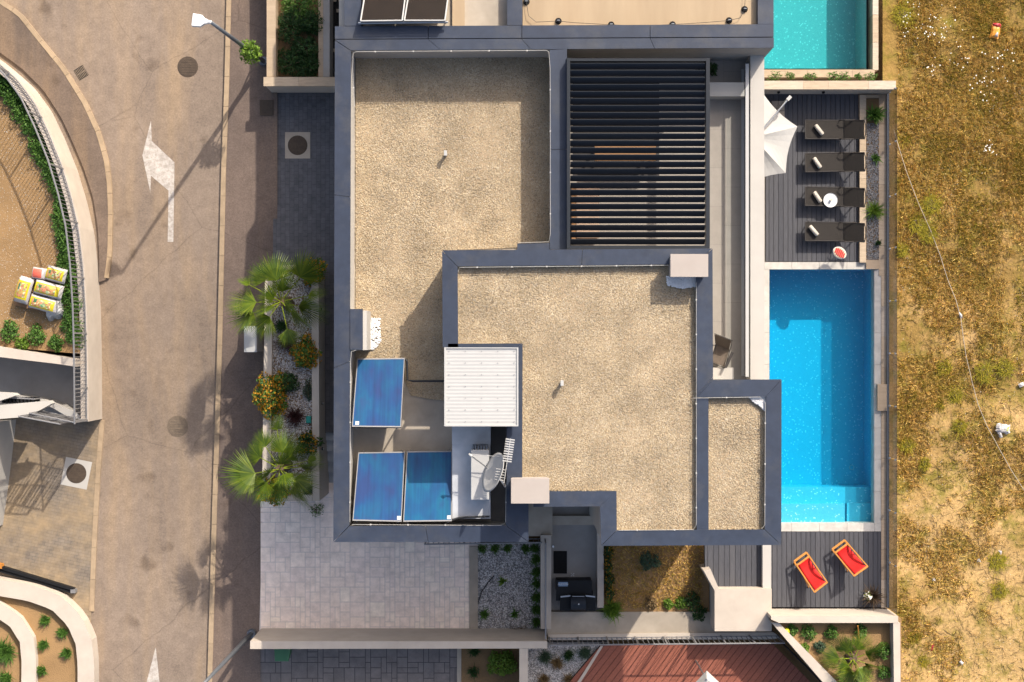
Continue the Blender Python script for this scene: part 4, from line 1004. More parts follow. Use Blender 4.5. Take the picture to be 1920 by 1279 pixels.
# lightning conductor wires on clips, one per parapet run
def conductor(pts, z, label, clips=60.0, drop=.0):
    q = P(pts, z); t = thing('conductor_wire', label, 'wire', q[0])
    MB().tube(q, .007, 5).build('wire', 'wire', t)
    for a, b_ in zip(q[:-1], q[1:]):
        n = int((b_ - a).length / 1.0)
        for k in range(n):
            p = a.lerp(b_, (k + .5) / max(n, 1)); MB().box(p + Vector((0, 0, -.015)), (.04, .04, .04)).build('clip', 'wire', t)
conductor([(665, 200), (661, 130), (662, 100), (668, 97.5), (1024, 95), (1029, 98), (1031.5, 130), (1032, 440), (1029, 454), (972, 456)], 5.0, 'thin pale lightning wire round the low gravel roof')
conductor([(656, 980), (657, 680), (659, 660), (668, 657)], 5.02, 'thin pale lightning wire on the low roof left edge by the panels')
conductor([(660, 984), (940, 986), (948, 980), (949, 905)], 5.02, 'thin pale lightning wire along the lower edge below the solar panels')
conductor([(859, 510), (862, 502), (1254, 498)], 5.81, 'thin pale lightning wire along the top edge of the high roof')
conductor([(1305.5, 530), (1305.5, 985), (1300, 994), (1160, 995)], 5.82, 'thin pale lightning wire down the right edge of the high roof')
conductor([(1300, 747), (1425, 745), (1435, 756), (1434, 985), (1428, 992)], 5.83, 'thin pale lightning wire round the small right roof strip')

# ------------------------------------------------------------------ pergola
pg = thing('pergola', 'dark metal louvred pergola over the upper terrace', 'pergola', W(1196, 288, 3.1))
zp = 5.30
for q in (rect(1063, 110, 1069, 467), rect(1324, 110, 1331, 466)): prism('side_beam', q, zp, zp - .24, 'louvre', pg)
for q in (rect(1069.2, 110, 1323.8, 115), rect(1069.2, 461, 1323.8, 467)): prism('end_beam', q, zp - .004, zp - .24, 'louvre', pg)
for x, y in ((1066, 113), (1327, 113), (1066, 463), (1327, 463)):
    p = W(x, y, zp - .25); MB().box((p.x, p.y, (zp - .25 + 3.1) / 2), (.12, .12, zp - .25 - 3.1)).build('post', 'louvre', pg)
xa, xb = W(1069.4, 0, zp).x, W(1323.6, 0, zp).x; me = None
for i in range(26):
    y = 119.5 + i * 13.2; c = W(1196, y, zp - .02)
    if me is None:
        hw = (xb - xa) / 2; th, wd_, tk = math.radians(44), .195, .024
        u = Vector((0, -math.cos(th), -math.sin(th))); nn = Vector((0, math.sin(th), -math.cos(th)))
        mb = MB(); e = Vector((hw - .01, 0, 0)); o0 = Vector((0, 0, 0))
        mb.loft2([o0 - e, o0 + u * wd_ - e, o0 + u * wd_ + e, o0 + e], [o0 - e + nn * tk, o0 + u * wd_ - e + nn * tk, o0 + u * wd_ + e + nn * tk, o0 + e + nn * tk])
        me = bpy.data.meshes.new('louvre'); me.from_pydata([tuple(v) for v in mb.v], [], mb.f); me.materials.append(M['louvre'])
    o = bpy.data.objects.new('louvre', me); COL.objects.link(o); o.parent = pg; o.location = c - WL[pg]
# what shows through the louvres: table and seats on the terrace
t = thing('terrace_table', 'wooden table under the pergola louvres', 'table', W(1150, 285, 3.1))
prism('table_top', rect(1115, 268, 1230, 302), 3.84, 3.79, 'oak', t, bevel=.01)
for x, y in ((1120, 272), (1225, 272), (1120, 298), (1225, 298)): prism('leg', rect(x - 2, y - 2, x + 2, y + 2), 3.788, 3.1, 'oak', t, zref=3.84)
tag(prism('pergola_shade_sheet', rect(1074, 150, 1236, 338), 3.115, 3.101, 'frame_dark'), 'dark sheet added as painted shade on the terrace under the upper pergola louvres', 'shade sheet')  # dark sheet added on the floor to imitate the shade under the louvres
t = thing('terrace_sofa', 'tan cushioned sofa under the lower left pergola louvres', 'sofa', W(1100, 400, 3.1))
prism('base', rect(1076, 345, 1120, 450), 3.4, 3.1, 'oak', t); prism('seat_cushion', rect(1080, 348, 1124, 447), 3.55, 3.401, 'cushion', t, bevel=.03); prism('backrest', rect(1072, 345, 1079.5, 450), 3.9, 3.1, 'oak', t)

# ------------------------------------------------------------------ roof plant: collectors, tank cover, AC, dish, aerial
def collector(q, zn, zsx, label):
    """q px: NW, NE, SE, SW; north edge at zn, south edge raised to zsx"""
    c = [W(*q[0], zn), W(*q[1], zn), W(*q[2], zsx), W(*q[3], zsx)]
    ctr = sum(c, Vector()) / 4; t = thing('solar_collector', label, 'solar panel', (ctr.x, ctr.y, 3.72), 'solar collectors on the low roof')
    MB().slab(c, .09).build('casing', 'black_metal', t)
    ins = [p.lerp(ctr, .035) for p in c]; n = (c[1] - c[0]).cross(c[3] - c[0]).normalized(); n = n if n.z > 0 else -n
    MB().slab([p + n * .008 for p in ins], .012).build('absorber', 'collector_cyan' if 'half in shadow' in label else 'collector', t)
    for a, b_ in ((0, 1), (1, 2), (2, 3), (3, 0)):
        d = (c[b_] - c[a]).normalized(); s = d.cross(n); k = [c[a], c[b_], c[b_].lerp(ctr, .035), c[a].lerp(ctr, .035)]
        MB().slab([p + n * .014 for p in k], .016).build('frame_strip', 'rail_grey', t)
    for x in (.08, .92):
        p = c[3].lerp(c[2], x); MB().tube([p - n * .09, Vector((p.x, p.y + .1, 3.72))], .022, 6).build('leg', 'steel', t)
        p2 = c[0].lerp(c[1], x); MB().tube([p2 - n * .09, Vector((p2.x, p2.y, 3.72))], .022, 6).build('leg', 'steel', t)
    st = c[3].lerp(ctr, .10); st = c[3] + (c[2] - c[3]) * (.10 if q[0][0] < 671 else .94) + (c[0] - c[3]) * .055
    ex = (c[2] - c[3]).normalized() * .055; ey = (c[0] - c[3]).normalized() * .055
    MB().slab([st - ex - ey + n * .012, st + ex - ey + n * .012, st + ex + ey + n * .012, st - ex + ey + n * .012], .004).build('sticker', 'china', t)
collector([(670, 673), (759, 672), (752, 802), (660, 801)], 4.15, 4.9, 'blue solar panel standing alone at the upper left of the roof plant')
collector([(672, 849), (759.5, 847.5), (753, 979), (661, 977)], 4.15, 4.9, 'blue solar panel with violet sheen in the lower left roof corner')
collector([(763, 847), (848, 846), (847, 978), (756, 979)], 4.15, 4.9, 'blue solar panel half in shadow beside the grey tank block')
q = [(760, 674), (763, 678), (764, 713), (775, 715), (836, 715)]
o = MB().tube(P(q, 4.15), .035, 8).build('roof_pipe', 'pipe_black'); tag(o, 'black insulated pipe from the upper solar panel to the white cover', 'pipe')
t = thing('plant_cover', 'white corrugated metal cover over the roof plant', 'cover', W(903, 726, 3.72))
cv = P(rect(833, 652, 972, 800), 6.15); x0, x1, y1, y0 = cv[0].x, cv[1].x, cv[0].y, cv[2].y; nr = 22
V, F = [], []
for j in range(nr * 4 + 1):
    y = y0 + (y1 - y0) * j / (nr * 4); z = 6.15 + (.003 if j % 4 in (1, 2) else 0.0)
    V += [(x0, y, z), (x1, y, z)]
for j in range(nr * 4): F.append((2 * j, 2 * j + 1, 2 * j + 3, 2 * j + 2))
mesh('corrugated_sheet', V, F, 'white_metal', t)
prism('rim', rect(833, 652, 972, 800), 6.148, 6.06, 'white_metal', t)
for q in (rect(833, 652, 836, 800), rect(969, 652, 972, 800), rect(836.2, 797.5, 968.8, 800), rect(836.2, 652, 968.8, 654)): prism('edge_trim', q, 6.185, 6.149, 'white_metal', t)
for iy in range(7):
    for ix in range(5):
        p = W(842 + ix * 30.5, 659 + iy * 22, 6.17); MB().disc(p, .013, .008, 6).build('screw', 'lamp_grey', t)
for x, y in ((842, 660), (963, 660), (842, 792), (963, 792)):
    p = W(x, y, 6.05); MB().box((p.x, p.y, (6.06 + 3.72) / 2), (.08, .08, 6.06 - 3.72)).build('post', 'white_metal', t)
t = thing('tank_block', 'grey concrete block between the solar panels and the aerial', 'concrete block', W(884, 886, 3.72))
prism('plinth', rect(848, 680, 919.5, 973), 4.75, 3.72, 'wet_concrete', t); prism('coping', rect(847.5, 678, 920, 833), 4.78, 4.751, 'wet_concrete', t)
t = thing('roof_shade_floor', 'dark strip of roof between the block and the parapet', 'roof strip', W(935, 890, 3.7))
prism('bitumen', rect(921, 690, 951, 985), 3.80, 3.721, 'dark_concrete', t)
o = MB().tube(P([(846, 976), (862, 971), (918, 969)], 4.86), .03, 8).build('roof_pipe', 'pipe_black'); tag(o, 'black pipe along the lower end of the grey block', 'pipe')
t = thing('ac_unit', 'white air conditioner box below the satellite dish', 'air conditioner', W(900, 888, 4.75))
prism('casing', rect(883, 844, 917, 938), 5.35, 4.752, 'white_metal', t, bevel=.015)
for i in range(6):
    x = 885.5 + i * 5.2; prism('fin', rect(x, 836, x + 2.2, 843.8), 5.3, 4.8, 'lamp_grey', t)
# dish
dc = W(929, 888, 6.0); t = thing('satellite_dish', 'grey-white satellite dish leaning over the air conditioner', 'satellite dish', W(940, 905, 3.72))
axis = Vector((-.86, .36, .38)).normalized(); e1 = axis.cross(Vector((0, 0, 1))).normalized(); e2 = e1.cross(axis)
V, F = [], []; nr_, na = 7, 36
for s_ in (0, 1):
    for i in range(nr_ + 1):
        r = .60 * i / nr_
        for k in range(na):
            a = 2 * PI * k / na; V.append(dc + e1 * r * math.cos(a) + e2 * r * math.sin(a) * 1.06 + axis * (.26 * r * r - s_ * .015))
B = (nr_ + 1) * na
for i in range(nr_):
    for k in range(na):
        a, b_, c_, d_ = i * na + k, i * na + (k + 1) % na, (i + 1) * na + (k + 1) % na, (i + 1) * na + k
        F.append((a, b_, c_, d_)); F.append((B + d_, B + c_, B + b_, B + a))
for k in range(na): F.append((nr_ * na + k, nr_ * na + (k + 1) % na, B + nr_ * na + (k + 1) % na, B + nr_ * na + k))
mesh('reflector', V, F, 'wet_concrete' if False else 'white_metal', t, True)
lnb = W(879, 852, 5.9)
MB().tube([dc - e2 * .55 + axis * .05, lnb], .018, 6).build('feed_arm', 'steel', t)
MB().tube([dc + e1 * .5 + axis * .06, lnb], .009, 5).build('stay', 'white_metal', t)
MB().tube([lnb, lnb + (dc - lnb).normalized() * .12], [.035, .045], 10).build('feed_horn', 'white_metal', t, True)
mp = Vector((W(947, 905, 5.0).x, W(947, 905, 5.0).y, 3.72))
MB().tube([mp, Vector((mp.x, mp.y, 6.1))], .03, 8).build('mast', 'steel', t); MB().tube([Vector((mp.x, mp.y, 5.95)), dc - axis * .02], .03, 6).build('bracket', 'steel', t)
t = thing('tv_aerial', 'white comb-shaped television aerial beside the satellite dish', 'aerial', mp)
a, b_ = W(957, 823, 6.5), W(945, 905, 6.35)
MB().tube([a, b_], .012, 6).build('boom', 'white_metal', t); d = (b_ - a).normalized(); s = Vector((-d.y, d.x, 0))
for i in range(10):
    p = a.lerp(b_, .02 + i * .055); MB().box(p, (.26, .035, .012), math.atan2(s.y, s.x)).build('element', 'white_metal', t)
for i in range(5):
    p = a.lerp(b_, .72 + i * .06); MB().tube([p + s * -.28, p + s * -.02], .011, 5).build('reflector_rod', 'white_metal', t)
MB().tube([Vector((mp.x, mp.y, 6.1)), b_], .02, 6).build('mast_tip', 'steel', t)

# ================================================================== NORTH NEIGHBOUR (cut by the top edge)
nb = thing('neighbour_villa', 'flat-roofed neighbouring villa cut off by the top edge', 'house', W(1040, -60, 0))
prism('wall', rect(632, -260, 1447, 69), 4.55, -1.0, 'white_plaster', nb, zref=5.0)
def ncap(pts): prism('parapet_cap', pts, 4.99, 4.56, 'cap_metal', nb)
for xa, xb in ((628, 802.5), (803.5, 978), (979, 1218.5), (1219.5, 1450.5)):
    f = lambda x, b0: b0 - (x - 628) * .0049
    ncap([(xa, f(xa, 50)), (xb, f(xb, 50)), (xb, f(xb, 73.4)), (xa, f(xa, 73.4))])
ncap(rect(645.5, -250, 677, 49)); ncap(rect(951, -250, 979.5, 47.6)); ncap(rect(1421, -250, 1450.5, 45.6))
prism('roof_screed', rect(980, -250, 1421, 50), 4.76, 4.551, 'screed', nb); prism('roof_slab', rect(678, -250, 951, 52), 4.60, 4.551, 'concrete', nb)
prism('roof_kerb', rect(848, -250, 871, 50), 4.72, 4.601, 'screed', nb)
for i, (x, y) in enumerate([(987, 4), (1047, 40), (1146, 47), (1261, 46.5), (1367, 39), (1396, 18)]):
    p = W(x, y, 4.761); t = thing('conductor_weight', 'round black wire holder on the tan roof, %s from the left' % ORD[i], 'wire holder', p, 'wire holders on the neighbour roof')
    MB().disc(p, .10, .07, 16, .075).build('weight', 'black_metal', t); MB().box(p + Vector((0, 0, .09)), (.08, .02, .05)).build('clip', 'steel', t)
o = MB().tube(P([(985, -20), (987, 4), (991, 30), (1005, 42), (1047, 40), (1075, 43), (1146, 47), (1200, 49), (1261, 46.5), (1320, 43), (1367, 39), (1388, 34), (1396, 18), (1398, -20)], 4.87), .008, 5).build('conductor_wire', 'pipe_black'); tag(o, 'thin dark wire looping over the tan neighbour roof', 'wire')
for i, q in enumerate(([(694, -70), (768, -70), (754, 39), (676, 40)], [(776, -70), (849, -70), (834, 39), (758, 39)])):
    c = [W(*q[0], 4.7), W(*q[1], 4.7), W(*q[2], 5.35), W(*q[3], 5.35)]; ctr = sum(c, Vector()) / 4
    t = thing('solar_collector', ('left' if i == 0 else 'right') + ' glazed solar panel on the roof at the top edge', 'solar panel', (ctr.x, ctr.y, 4.6), 'solar panels of the neighbour')
    MB().slab([p - Vector((0, 0, .05)) for p in c], .05).build('backing', 'sling_brown', t); MB().slab(c, .008).build('glass_pane', 'glass_panel', t)
    for a, b_ in ((0, 1), (1, 2), (2, 3), (3, 0)): MB().tube([c[a], c[b_]], .024, 6).build('frame_strip', 'white_metal', t)
    for k in (2, 3): MB().tube([c[k], Vector((c[k].x, c[k].y + .15, 4.6))], .022, 6).build('leg', 'steel', t)
o = MB().tube(P([(672, 44), (840, 42)], 5.2), .035, 8).build('manifold_pipe', 'steel'); tag(o, 'grey header pipe below the neighbour solar panels', 'pipe')
# alley and planted bed left of the neighbour
al = structure(prism('alley', rect(618, -240, 650, 150), -.32, -.7, 'black_void')); stones('black_chippings', rect(619, -60, 648, 145), -.315, 3500, .02, 'gravel_black', al)
for i, (x, y) in enumerate([(628, 1), (634, 21), (639, 44), (622, 73), (626, 95)]):
    p = W(x, y, -.3); o = MB().box(p + Vector((0, 0, .01)), (.11, .11, .05)).build('stepping_light', 'concrete'); tag(o, 'small pale square in the black alley gravel, %s from the top' % ORD[i], 'paving square', 'pale squares in the alley')
t = thing('planter', 'raised bed with dark bushes beside the alley at the top', 'planter', W(555, 70, 0))
prism('left_wall', rect(500, -240, 517, 144.5), .84, -.6, 'travertine', t); prism('right_wall', rect(606, -240, 618, 144.5), .6, -.6, 'grey_plaster', t)
prism('inner_ledge', rect(597, -240, 605.8, 144.5), .55, -.6, 'travertine', t); prism('soil_fill', rect(517, -240, 597, 144.5), .35, -.3, 'soil_dark', t)
t = thing('garden_wall', 'travertine-capped cross wall between the dark driveway and the raised bed', 'wall', W(560, 155, 0))
for xa, xb in ((494, 560), (560, 632)): prism('coping_stone', rect(xa + .2, 145, xb - .2, 162), .92, .85, 'travertine_slab', t)
prism('wall', rect(497, 146, 632, 161), .849, -.6, 'plaster', t, zref=.92)
tag(prism('utility_box', rect(487, 188, 512, 217), .13 - .4, -.4, 'iron'), 'rusty square hatch in the shaded pavement by the cross wall', 'hatch')

# ================================================================== FRONT PLANTER WITH PALMS
fp = thing('front_planter', 'long raised gravel planter with palms between pavement and villa', 'planter', W(548, 715, 0))
prism('cap_left', [(497, 510), (511, 506), (507, 940), (491, 940)], 1.05, -1.2, 'plaster', fp); prism('cap_top', [(497, 509.5), (508, 500), (596, 494), (597, 506), (511, 505.5)], 1.045, -1.2, 'plaster', fp)
prism('cap_right', [(583.5, 506.5), (597, 506.5), (599, 940), (586, 940)], 1.05, -1.2, 'plaster', fp); prism('cap_bottom', [(507.5, 928), (585.5, 928), (585.5, 940), (507.5, 940)], 1.045, -1.2, 'plaster', fp)
prism('soil_fill', [(506, 505), (584, 505), (586, 930), (506, 930)], .86, -1.0, 'soil_dark', fp); stones('gravel', [(508, 506), (584, 506), (586, 929), (506, 929)], .875, 15000, .024, 'gravel_grey', fp)
for i, (x, y) in enumerate([(602.5, 580), (603.5, 757), (604, 842)]):
    p = W(x, y, .45); t = thing('wall_light', 'round wall lamp on the front planter side, %s from the top' % ORD[i], 'wall light', p, 'round lamps on the planter wall')
    MB().tube([p + Vector((-.06, 0, 0)), p + Vector((.03, 0, 0))], .05, 12).build('housing', 'black_metal', t); MB().tube([p + Vector((.031, 0, 0)), p + Vector((.05, 0, 0))], .032, 10).build('lens', 'china', t)
for i in range(5):
    y0 = 806 + i * 20; z = -.35 - .18 * (i + 1)
    o = prism('step', rect(597, y0, 700, y0 + 20.3), z, -1.5, 'wet_concrete'); structure(o)
t = thing('utility_cabinet', 'white electricity cabinet against the front planter', 'cabinet', W(469, 636, -.75))
prism('casing', rect(458.5, 613, 480.5, 660), .42, -.8, 'china', t); prism('lid', rect(457.5, 612, 481.5, 661), .46, .421, 'white_metal', t, bevel=.01)
tag(prism('garden_box', rect(573.5, 781, 583, 794), .98, .87, 'teal_plastic', bevel=.02), 'small teal irrigation box in the planter gravel', 'valve box')

# ================================================================== SOUTH SIDE: driveway wall, beds, alley, garden
dw = thing('driveway_wall', 'long low plastered wall along the bottom of the stamped driveway', 'wall', W(750, 1200, -1.0))
prism('wall', [(469, 1203), (1026, 1203), (1026, 1216.5), (469, 1217.5)], .75, -1.7, 'plaster', dw)
prism('cross_wall', [(974, 1217), (990, 1217), (990, 1340), (974, 1340)], .73, -1.7, 'plaster', dw)
structure(prism('bed_edge', rect(880, 1025, 896, 1182), -1.20, -1.6, 'concrete')); structure(prism('bed_edge', rect(857, 1213, 865, 1340), -1.28, -1.6, 'concrete'))
gb = structure(prism('gravel_bed', rect(896, 1018, 1016, 1184), -1.24, -1.6, 'dark_concrete')); stones('gravel', rect(896, 1020, 1016, 1182), -1.225, 8200, .026, 'gravel_grey', gb)
gb2 = structure(prism('gravel_bed', [(988, 1205), (1140, 1205), (1090, 1340), (988, 1340)], -.80, -1.3, 'dark_concrete')); stones('gravel', [(990, 1210), (1132, 1210), (1080, 1290), (990, 1290)], -.785, 5200, .026, 'gravel_grey', gb2)
structure(prism('soil_bed', rect(865, 1213, 975, 1340), -1.25, -1.6, 'soil_dark')); structure(prism('deck_kerb', [(1126, 1212), (1131, 1212), (1079, 1296), (1072, 1296)], -.6, -1.2, 'plaster'))
o = MB().tube(P([(897, 1130), (903, 1110), (916, 1092), (926, 1080)], -1.19), .016, 6).build('hose', 'pipe_black'); tag(o, 'black irrigation hose curving over the gravel bed', 'hose')
sw2 = thing('alley_wall', 'beige wall with a grey hand rail beside the grill alley', 'wall', W(1024, 1100, -1.0))
prism('wall', [(1014, 1004), (1033.5, 1004), (1033.5, 1180), (1014, 1180)], -.3, -1.3, 'plaster', sw2)
rail('hand_railing', 'grey railing on the wall between gravel bed and grill alley', W(1022, 1012, -.3), W(1022, 1186, -.3), .95, 14)
rail('hand_railing', 'grey railing just below the lower edge of the solar roof', W(800, 1013, -1.25), W(1014, 1010, -1.25), .98, 22, posts=4)
rail('hand_railing', 'grey railing along the top of the red deck', W(1030, 1196, -.5), W(1458, 1192, -.5), 1.15, 46, posts=9)
rail('hand_railing', 'dark railing running down the right side of the red deck', W(1462, 1200, -.5), W(1572, 1310, -.5), 1.15, 18, posts=5, mat='black_metal')
structure(prism('alley', rect(1030, 940, 1125, 1152), -.86, -1.3, 'grey_plaster')); structure(prism('path', [(1026, 1148), (1446, 1148), (1446, 1190), (1026, 1192)], -.56, -1.3, 'concrete'))
tag(prism('retaining_wall', [(1028, 1190), (1450, 1186), (1465, 1196), (1450, 1199), (1028, 1201)], -.5, -1.3, 'plaster'), 'low beige wall carrying the railing above the red deck', 'wall')
tag(prism('garden_wall', rect(1120, 990, 1132, 1140), -.35, -1.3, 'plaster'), 'narrow beige wall between grill alley and small garden', 'wall')
structure(prism('garden_soil', rect(1130, 960, 1330, 1150), -.62, -1.3, 'soil'))
blk = thing('entrance_block', 'large pale plastered block beside the small grey deck', 'wall', W(1390, 1140, -.6))
MB().loft(P([(1319, 1070), (1332, 1067), (1348, 1105), (1447, 1105), (1447, 1184), (1340, 1184), (1340, 1108)], .5), [Vector((*W(x, y, .5)[:2], -1.3)) for x, y in [(1319, 1070), (1332, 1067), (1348, 1105), (1447, 1105), (1447, 1184), (1340, 1184), (1340, 1108)]]).build('wall', 'plaster', blk)
prism('pier', rect(1430, 1000, 1446, 1104.5), .3, -.5, 'white_plaster', blk)
# shaded stair well beside the chimney
structure(prism('stairwell_floor', rect(985, 935, 1036, 1006), -.5, -1.3, 'concrete'))
tag(prism('threshold', rect(1034, 968, 1122, 985), -.6, -.85, 'concrete'), 'pale concrete step at the top of the grill alley', 'step')
tag(prism('door_mat', rect(1038, 1034, 1063, 1076), -.835, -.86, 'black_void'), 'black rectangular mat on the grey alley floor', 'mat')
p = W(1073.5, 1078, -.855); t = thing('floor_drain', 'tiny white cross-shaped drain in the alley floor', 'drain', p)
for k in range(4): a = PI / 4 + k * PI / 2; MB().box(p + Vector((math.cos(a) * .05, math.sin(a) * .05, .01)), (.05, .03, .02), a).build('slot_bar', 'china', t)
MB().disc(p, .02, .02, 8).build('hub', 'china', t)
p = W(1037, 1025, -.3); t = thing('wall_light', 'small round white lamp at the head of the alley wall', 'wall light', p); MB().disc(p, .05, .03, 12).build('housing', 'black_metal', t); MB().disc(p + Vector((0, 0, .03)), .04, .03, 12).build('lens', 'china', t)
# grill
t = thing('gas_grill', 'black hooded gas grill with side shelves in the alley', 'grill', W(1083, 1133, -.86))
prism('cart', rect(1056, 1112, 1112, 1144), -.1, -.86, 'black_metal', t)
for q in ([(1050, 1121), (1070, 1117.5), (1070, 1146), (1050, 1146)], [(1098, 1117.5), (1117, 1121), (1117, 1146), (1098, 1146)]): prism('side_shelf', q, .02, -.06, 'black_metal', t, bevel=.01)
for q in ([(1051, 1118.5), (1070, 1116.5), (1070, 1119), (1051, 1121)], [(1098, 1116.5), (1116, 1118.5), (1116, 1121), (1098, 1119)]): prism('shelf_trim', q, .05, -.02, 'steel', t)
hd = W(1084, 1131, .1); V, F = [], []; w2 = .25
for i in range(9):
    a = PI * i / 8; V += [hd + Vector((-w2, math.cos(a) * .24, math.sin(a) * .22)), hd + Vector((w2, math.cos(a) * .24, math.sin(a) * .22))]
for i in range(8): F.append((2 * i, 2 * i + 1, 2 * i + 3, 2 * i + 2))
F += [tuple(range(0, 18, 2)), tuple(range(17, 0, -2))]
mesh('hood', V, F, 'louvre', t, False)
MB().box(hd + Vector((0, .02, -.1)), (.5, .5, .2)).build('firebox', 'black_metal', t); MB().tube([hd + Vector((-.2, .24, .12)), hd + Vector((.2, .24, .12))], .014, 6).build('handle', 'steel', t)
MB().disc(hd + Vector((.01, .0, .22)), .022, .012, 10).build('thermometer', 'china', t)
t = thing('black_cabinet', 'black cabinet with a small blue name plate in the alley', 'cabinet', W(1076, 1108, -.86))
prism('carcass', rect(1043, 1090, 1109.5, 1112), -.12, -.86, 'black_metal', t, bevel=.01); prism('lid', rect(1042.5, 1089, 1110, 1127), -.09, -.119, 'black_metal', t)
pp = prism('name_plate', rect(1047, 1092, 1064.5, 1100), -.082, -.0895, 'plate_blue', t)
fc = bpy.data.curves.new('lettering', 'FONT'); fc.body = 'A-JOON'; fc.size = .095; fc.align_x = 'CENTER'; fc.align_y = 'CENTER'; fc.extrude = .002
fo = bpy.data.objects.new('tmp_text', fc); COL.objects.link(fo); bpy.context.view_layer.update()
me = bpy.data.meshes.new_from_object(fo.evaluated_get(bpy.context.evaluated_depsgraph_get())); bpy.data.objects.remove(fo)
me.materials.clear(); me.materials.append(M['china']); o = bpy.data.objects.new('lettering', me); COL.objects.link(o); o.parent = pp; o.location = W(1055.8, 1096, -.079) - origin_of(pp)
# green bin
c = W(530, 1226, -.3); t = thing('wheelie_bin', 'green wheelie bin behind the driveway wall', 'bin', W(530, 1226, -1.33))
MB().loft(P([(517, 1212), (543, 1212), (542, 1237), (518, 1237)], -.4), [Vector((*W(x, y, -.4)[:2], -1.28)) for x, y in [(519, 1214), (541, 1214), (539, 1233), (521, 1233)]]).build('bin_body', 'bin_green', t)
prism('lid', [(513.5, 1208), (545.5, 1208), (541, 1241), (515, 1241)], -.27, -.37, 'bin_green', t, bevel=.025)
for x in (516, 545):
    p = W(x, 1212, -1.22); MB().tube([p + Vector((-.03, 0, 0)), p + Vector((.03, 0, 0))], .1, 14).build('wheel', 'black_metal', t)
MB().tube(P([(517, 1209), (543, 1209)], -.35), .018, 6).build('handle', 'bin_green', t)
# small pyramid parasol tip on the red deck
t = thing('parasol', 'white pointed parasol tip on the red deck at the bottom edge', 'parasol', W(1327, 1300, -.62))
ap = W(1325, 1262, 1.95); cs = [W(1292, 1290, 1.6), W(1326, 1325, 1.6), W(1362, 1290, 1.6), W(1326, 1257, 1.82)]
ap = W(1325, 1275, 1.95); cs = [W(1285, 1300, 1.6), W(1325, 1345, 1.6), W(1370, 1300, 1.6), W(1325, 1258, 1.6)]
MB().add([ap] + cs, [(0, 1, 2), (0, 2, 3), (0, 3, 4), (0, 4, 1)]).build('canopy', 'cloth_white', t)
MB().tube([Vector((ap.x, ap.y, -.62)), ap], .03, 8).build('pole', 'steel', t)
# ================================================================== DECK FURNITURE
# loungers
def lounger(cy, label):
    z0 = .36; root = thing('sun_lounger', label, 'sun lounger', W(1565, cy, .02), 'loungers on the deck')
    hw = 17.3
    A = lambda x, s, z: W(x, cy + s * hw, z)
    MB().slab([A(1511, 1, z0), A(1581, 1, z0), A(1581, -1, z0), A(1511, -1, z0)], .02).build('sling_seat', 'sling_dark', root)
    # backrest raised towards the planter
    bk = []
    MB().slab([A(1583, .97, z0 + .02), A(1620, 1.0, .78), A(1620, -1.0, .78), A(1583, -.97, z0 + .02)], .02).build('sling_back', 'sling_dark', root)
    fr = MB()
    for s in (-1, 1):
        fr.tube([A(1510, s, z0 - .005), A(1583, s, z0 - .005), A(1604, s, z0 - .03)], .02, 6)
    fr.tube([A(1510, -1, z0 - .005), A(1510, 1, z0 - .005)], .02, 6); fr.tube([A(1582, -1, z0 - .02), A(1582, 1, z0 - .02)], .02, 6)
    fr.build('frame', 'frame_dark', root)
    bf = MB()
    for s in (-1, 1): bf.tube([A(1583, s, z0), A(1621, s, .79)], .018, 6)
    bf.tube([A(1621, -1, .79), A(1623, -.5, .80), A(1623.5, 0, .80), A(1623, .5, .80), A(1621, 1, .79)], .018, 6); bf.build('back_frame', 'frame_dark', root)
    for x, s in ((1518, -1), (1518, 1), (1597, -1), (1597, 1)): MB().tube([A(x, s, z0), A(x + (3 if x > 1550 else -2), s, .03)], .02, 6).build('leg', 'frame_dark', root)
    for s in (-1, 1):
        ar = MB(); ar.tube([A(1574, s * 1.0, z0), A(1577, s * 1.02, .50), A(1584, s * 1.03, .56), A(1600, s * 1.03, .57), A(1606, s * 1.0, .50)], .02, 6); ar.build('arm_rest', 'frame_dark', root)
    MB().tube([A(1604, 0, .6), A(1590, 0, z0)], .014, 5).build('back_stay', 'frame_dark', root)
    return root
lo = lounger(243.5, 'dark sling sun lounger nearest the boundary wall, topmost of four')
for cy, lb in ((304, 'dark sling sun lounger, second of four from the boundary wall'), (368.5, 'dark sling sun lounger carrying the white round tray'), (433.5, 'dark sling sun lounger nearest the pool, above the melon stool')):
    c_ = copy_tree(lo, WL[lo] + (W(1565, cy, .02) - W(1565, 243.5, .02)), lb); c_.rotation_euler.z = math.radians(random.uniform(-1.3, 1.3))
def towel(px, py, label, a):
    c = W(px, py, .43); t = thing('rolled_towel', label, 'towel', c - Vector((0, 0, .065)), 'rolled towels on the loungers')
    d = Vector((math.cos(a), math.sin(a), 0)); V = []
    MB().tube([c - d * .20, c - d * .19, c, c + d * .19, c + d * .20], [.05, .066, .07, .066, .05], 14).build('roll', 'towel', t, True)
    for s in (-1, 1): MB().tube([c + d * .2 * s, c + d * .206 * s], .028, 10).build('roll_end', 'cloth_white', t)
    n = Vector((-d.y, d.x, 0)); MB().slab([c + n * .068 - d * .19 + Vector((0, 0, .02)), c + n * .068 + d * .19 + Vector((0, 0, .02)), c + n * .05 + d * .19 + Vector((0, 0, .055)), c + n * .05 - d * .19 + Vector((0, 0, .055))], .008).build('loose_edge', 'towel', t)
towel(1535.5, 244, 'rolled white towel on the topmost lounger', math.radians(-52)); towel(1532, 306, 'rolled white towel on the second lounger', math.radians(-56))
towel(1532.5, 370, 'rolled white towel beside the round tray', math.radians(-57)); towel(1525.5, 433, 'rolled white towel on the lounger nearest the pool', math.radians(-50))
p = W(1557, 376, .385); t = thing('round_tray', 'white round tray on the third lounger', 'tray', p)
MB().disc(p, .215, .012, 32, .235).build('plate', 'china', t)
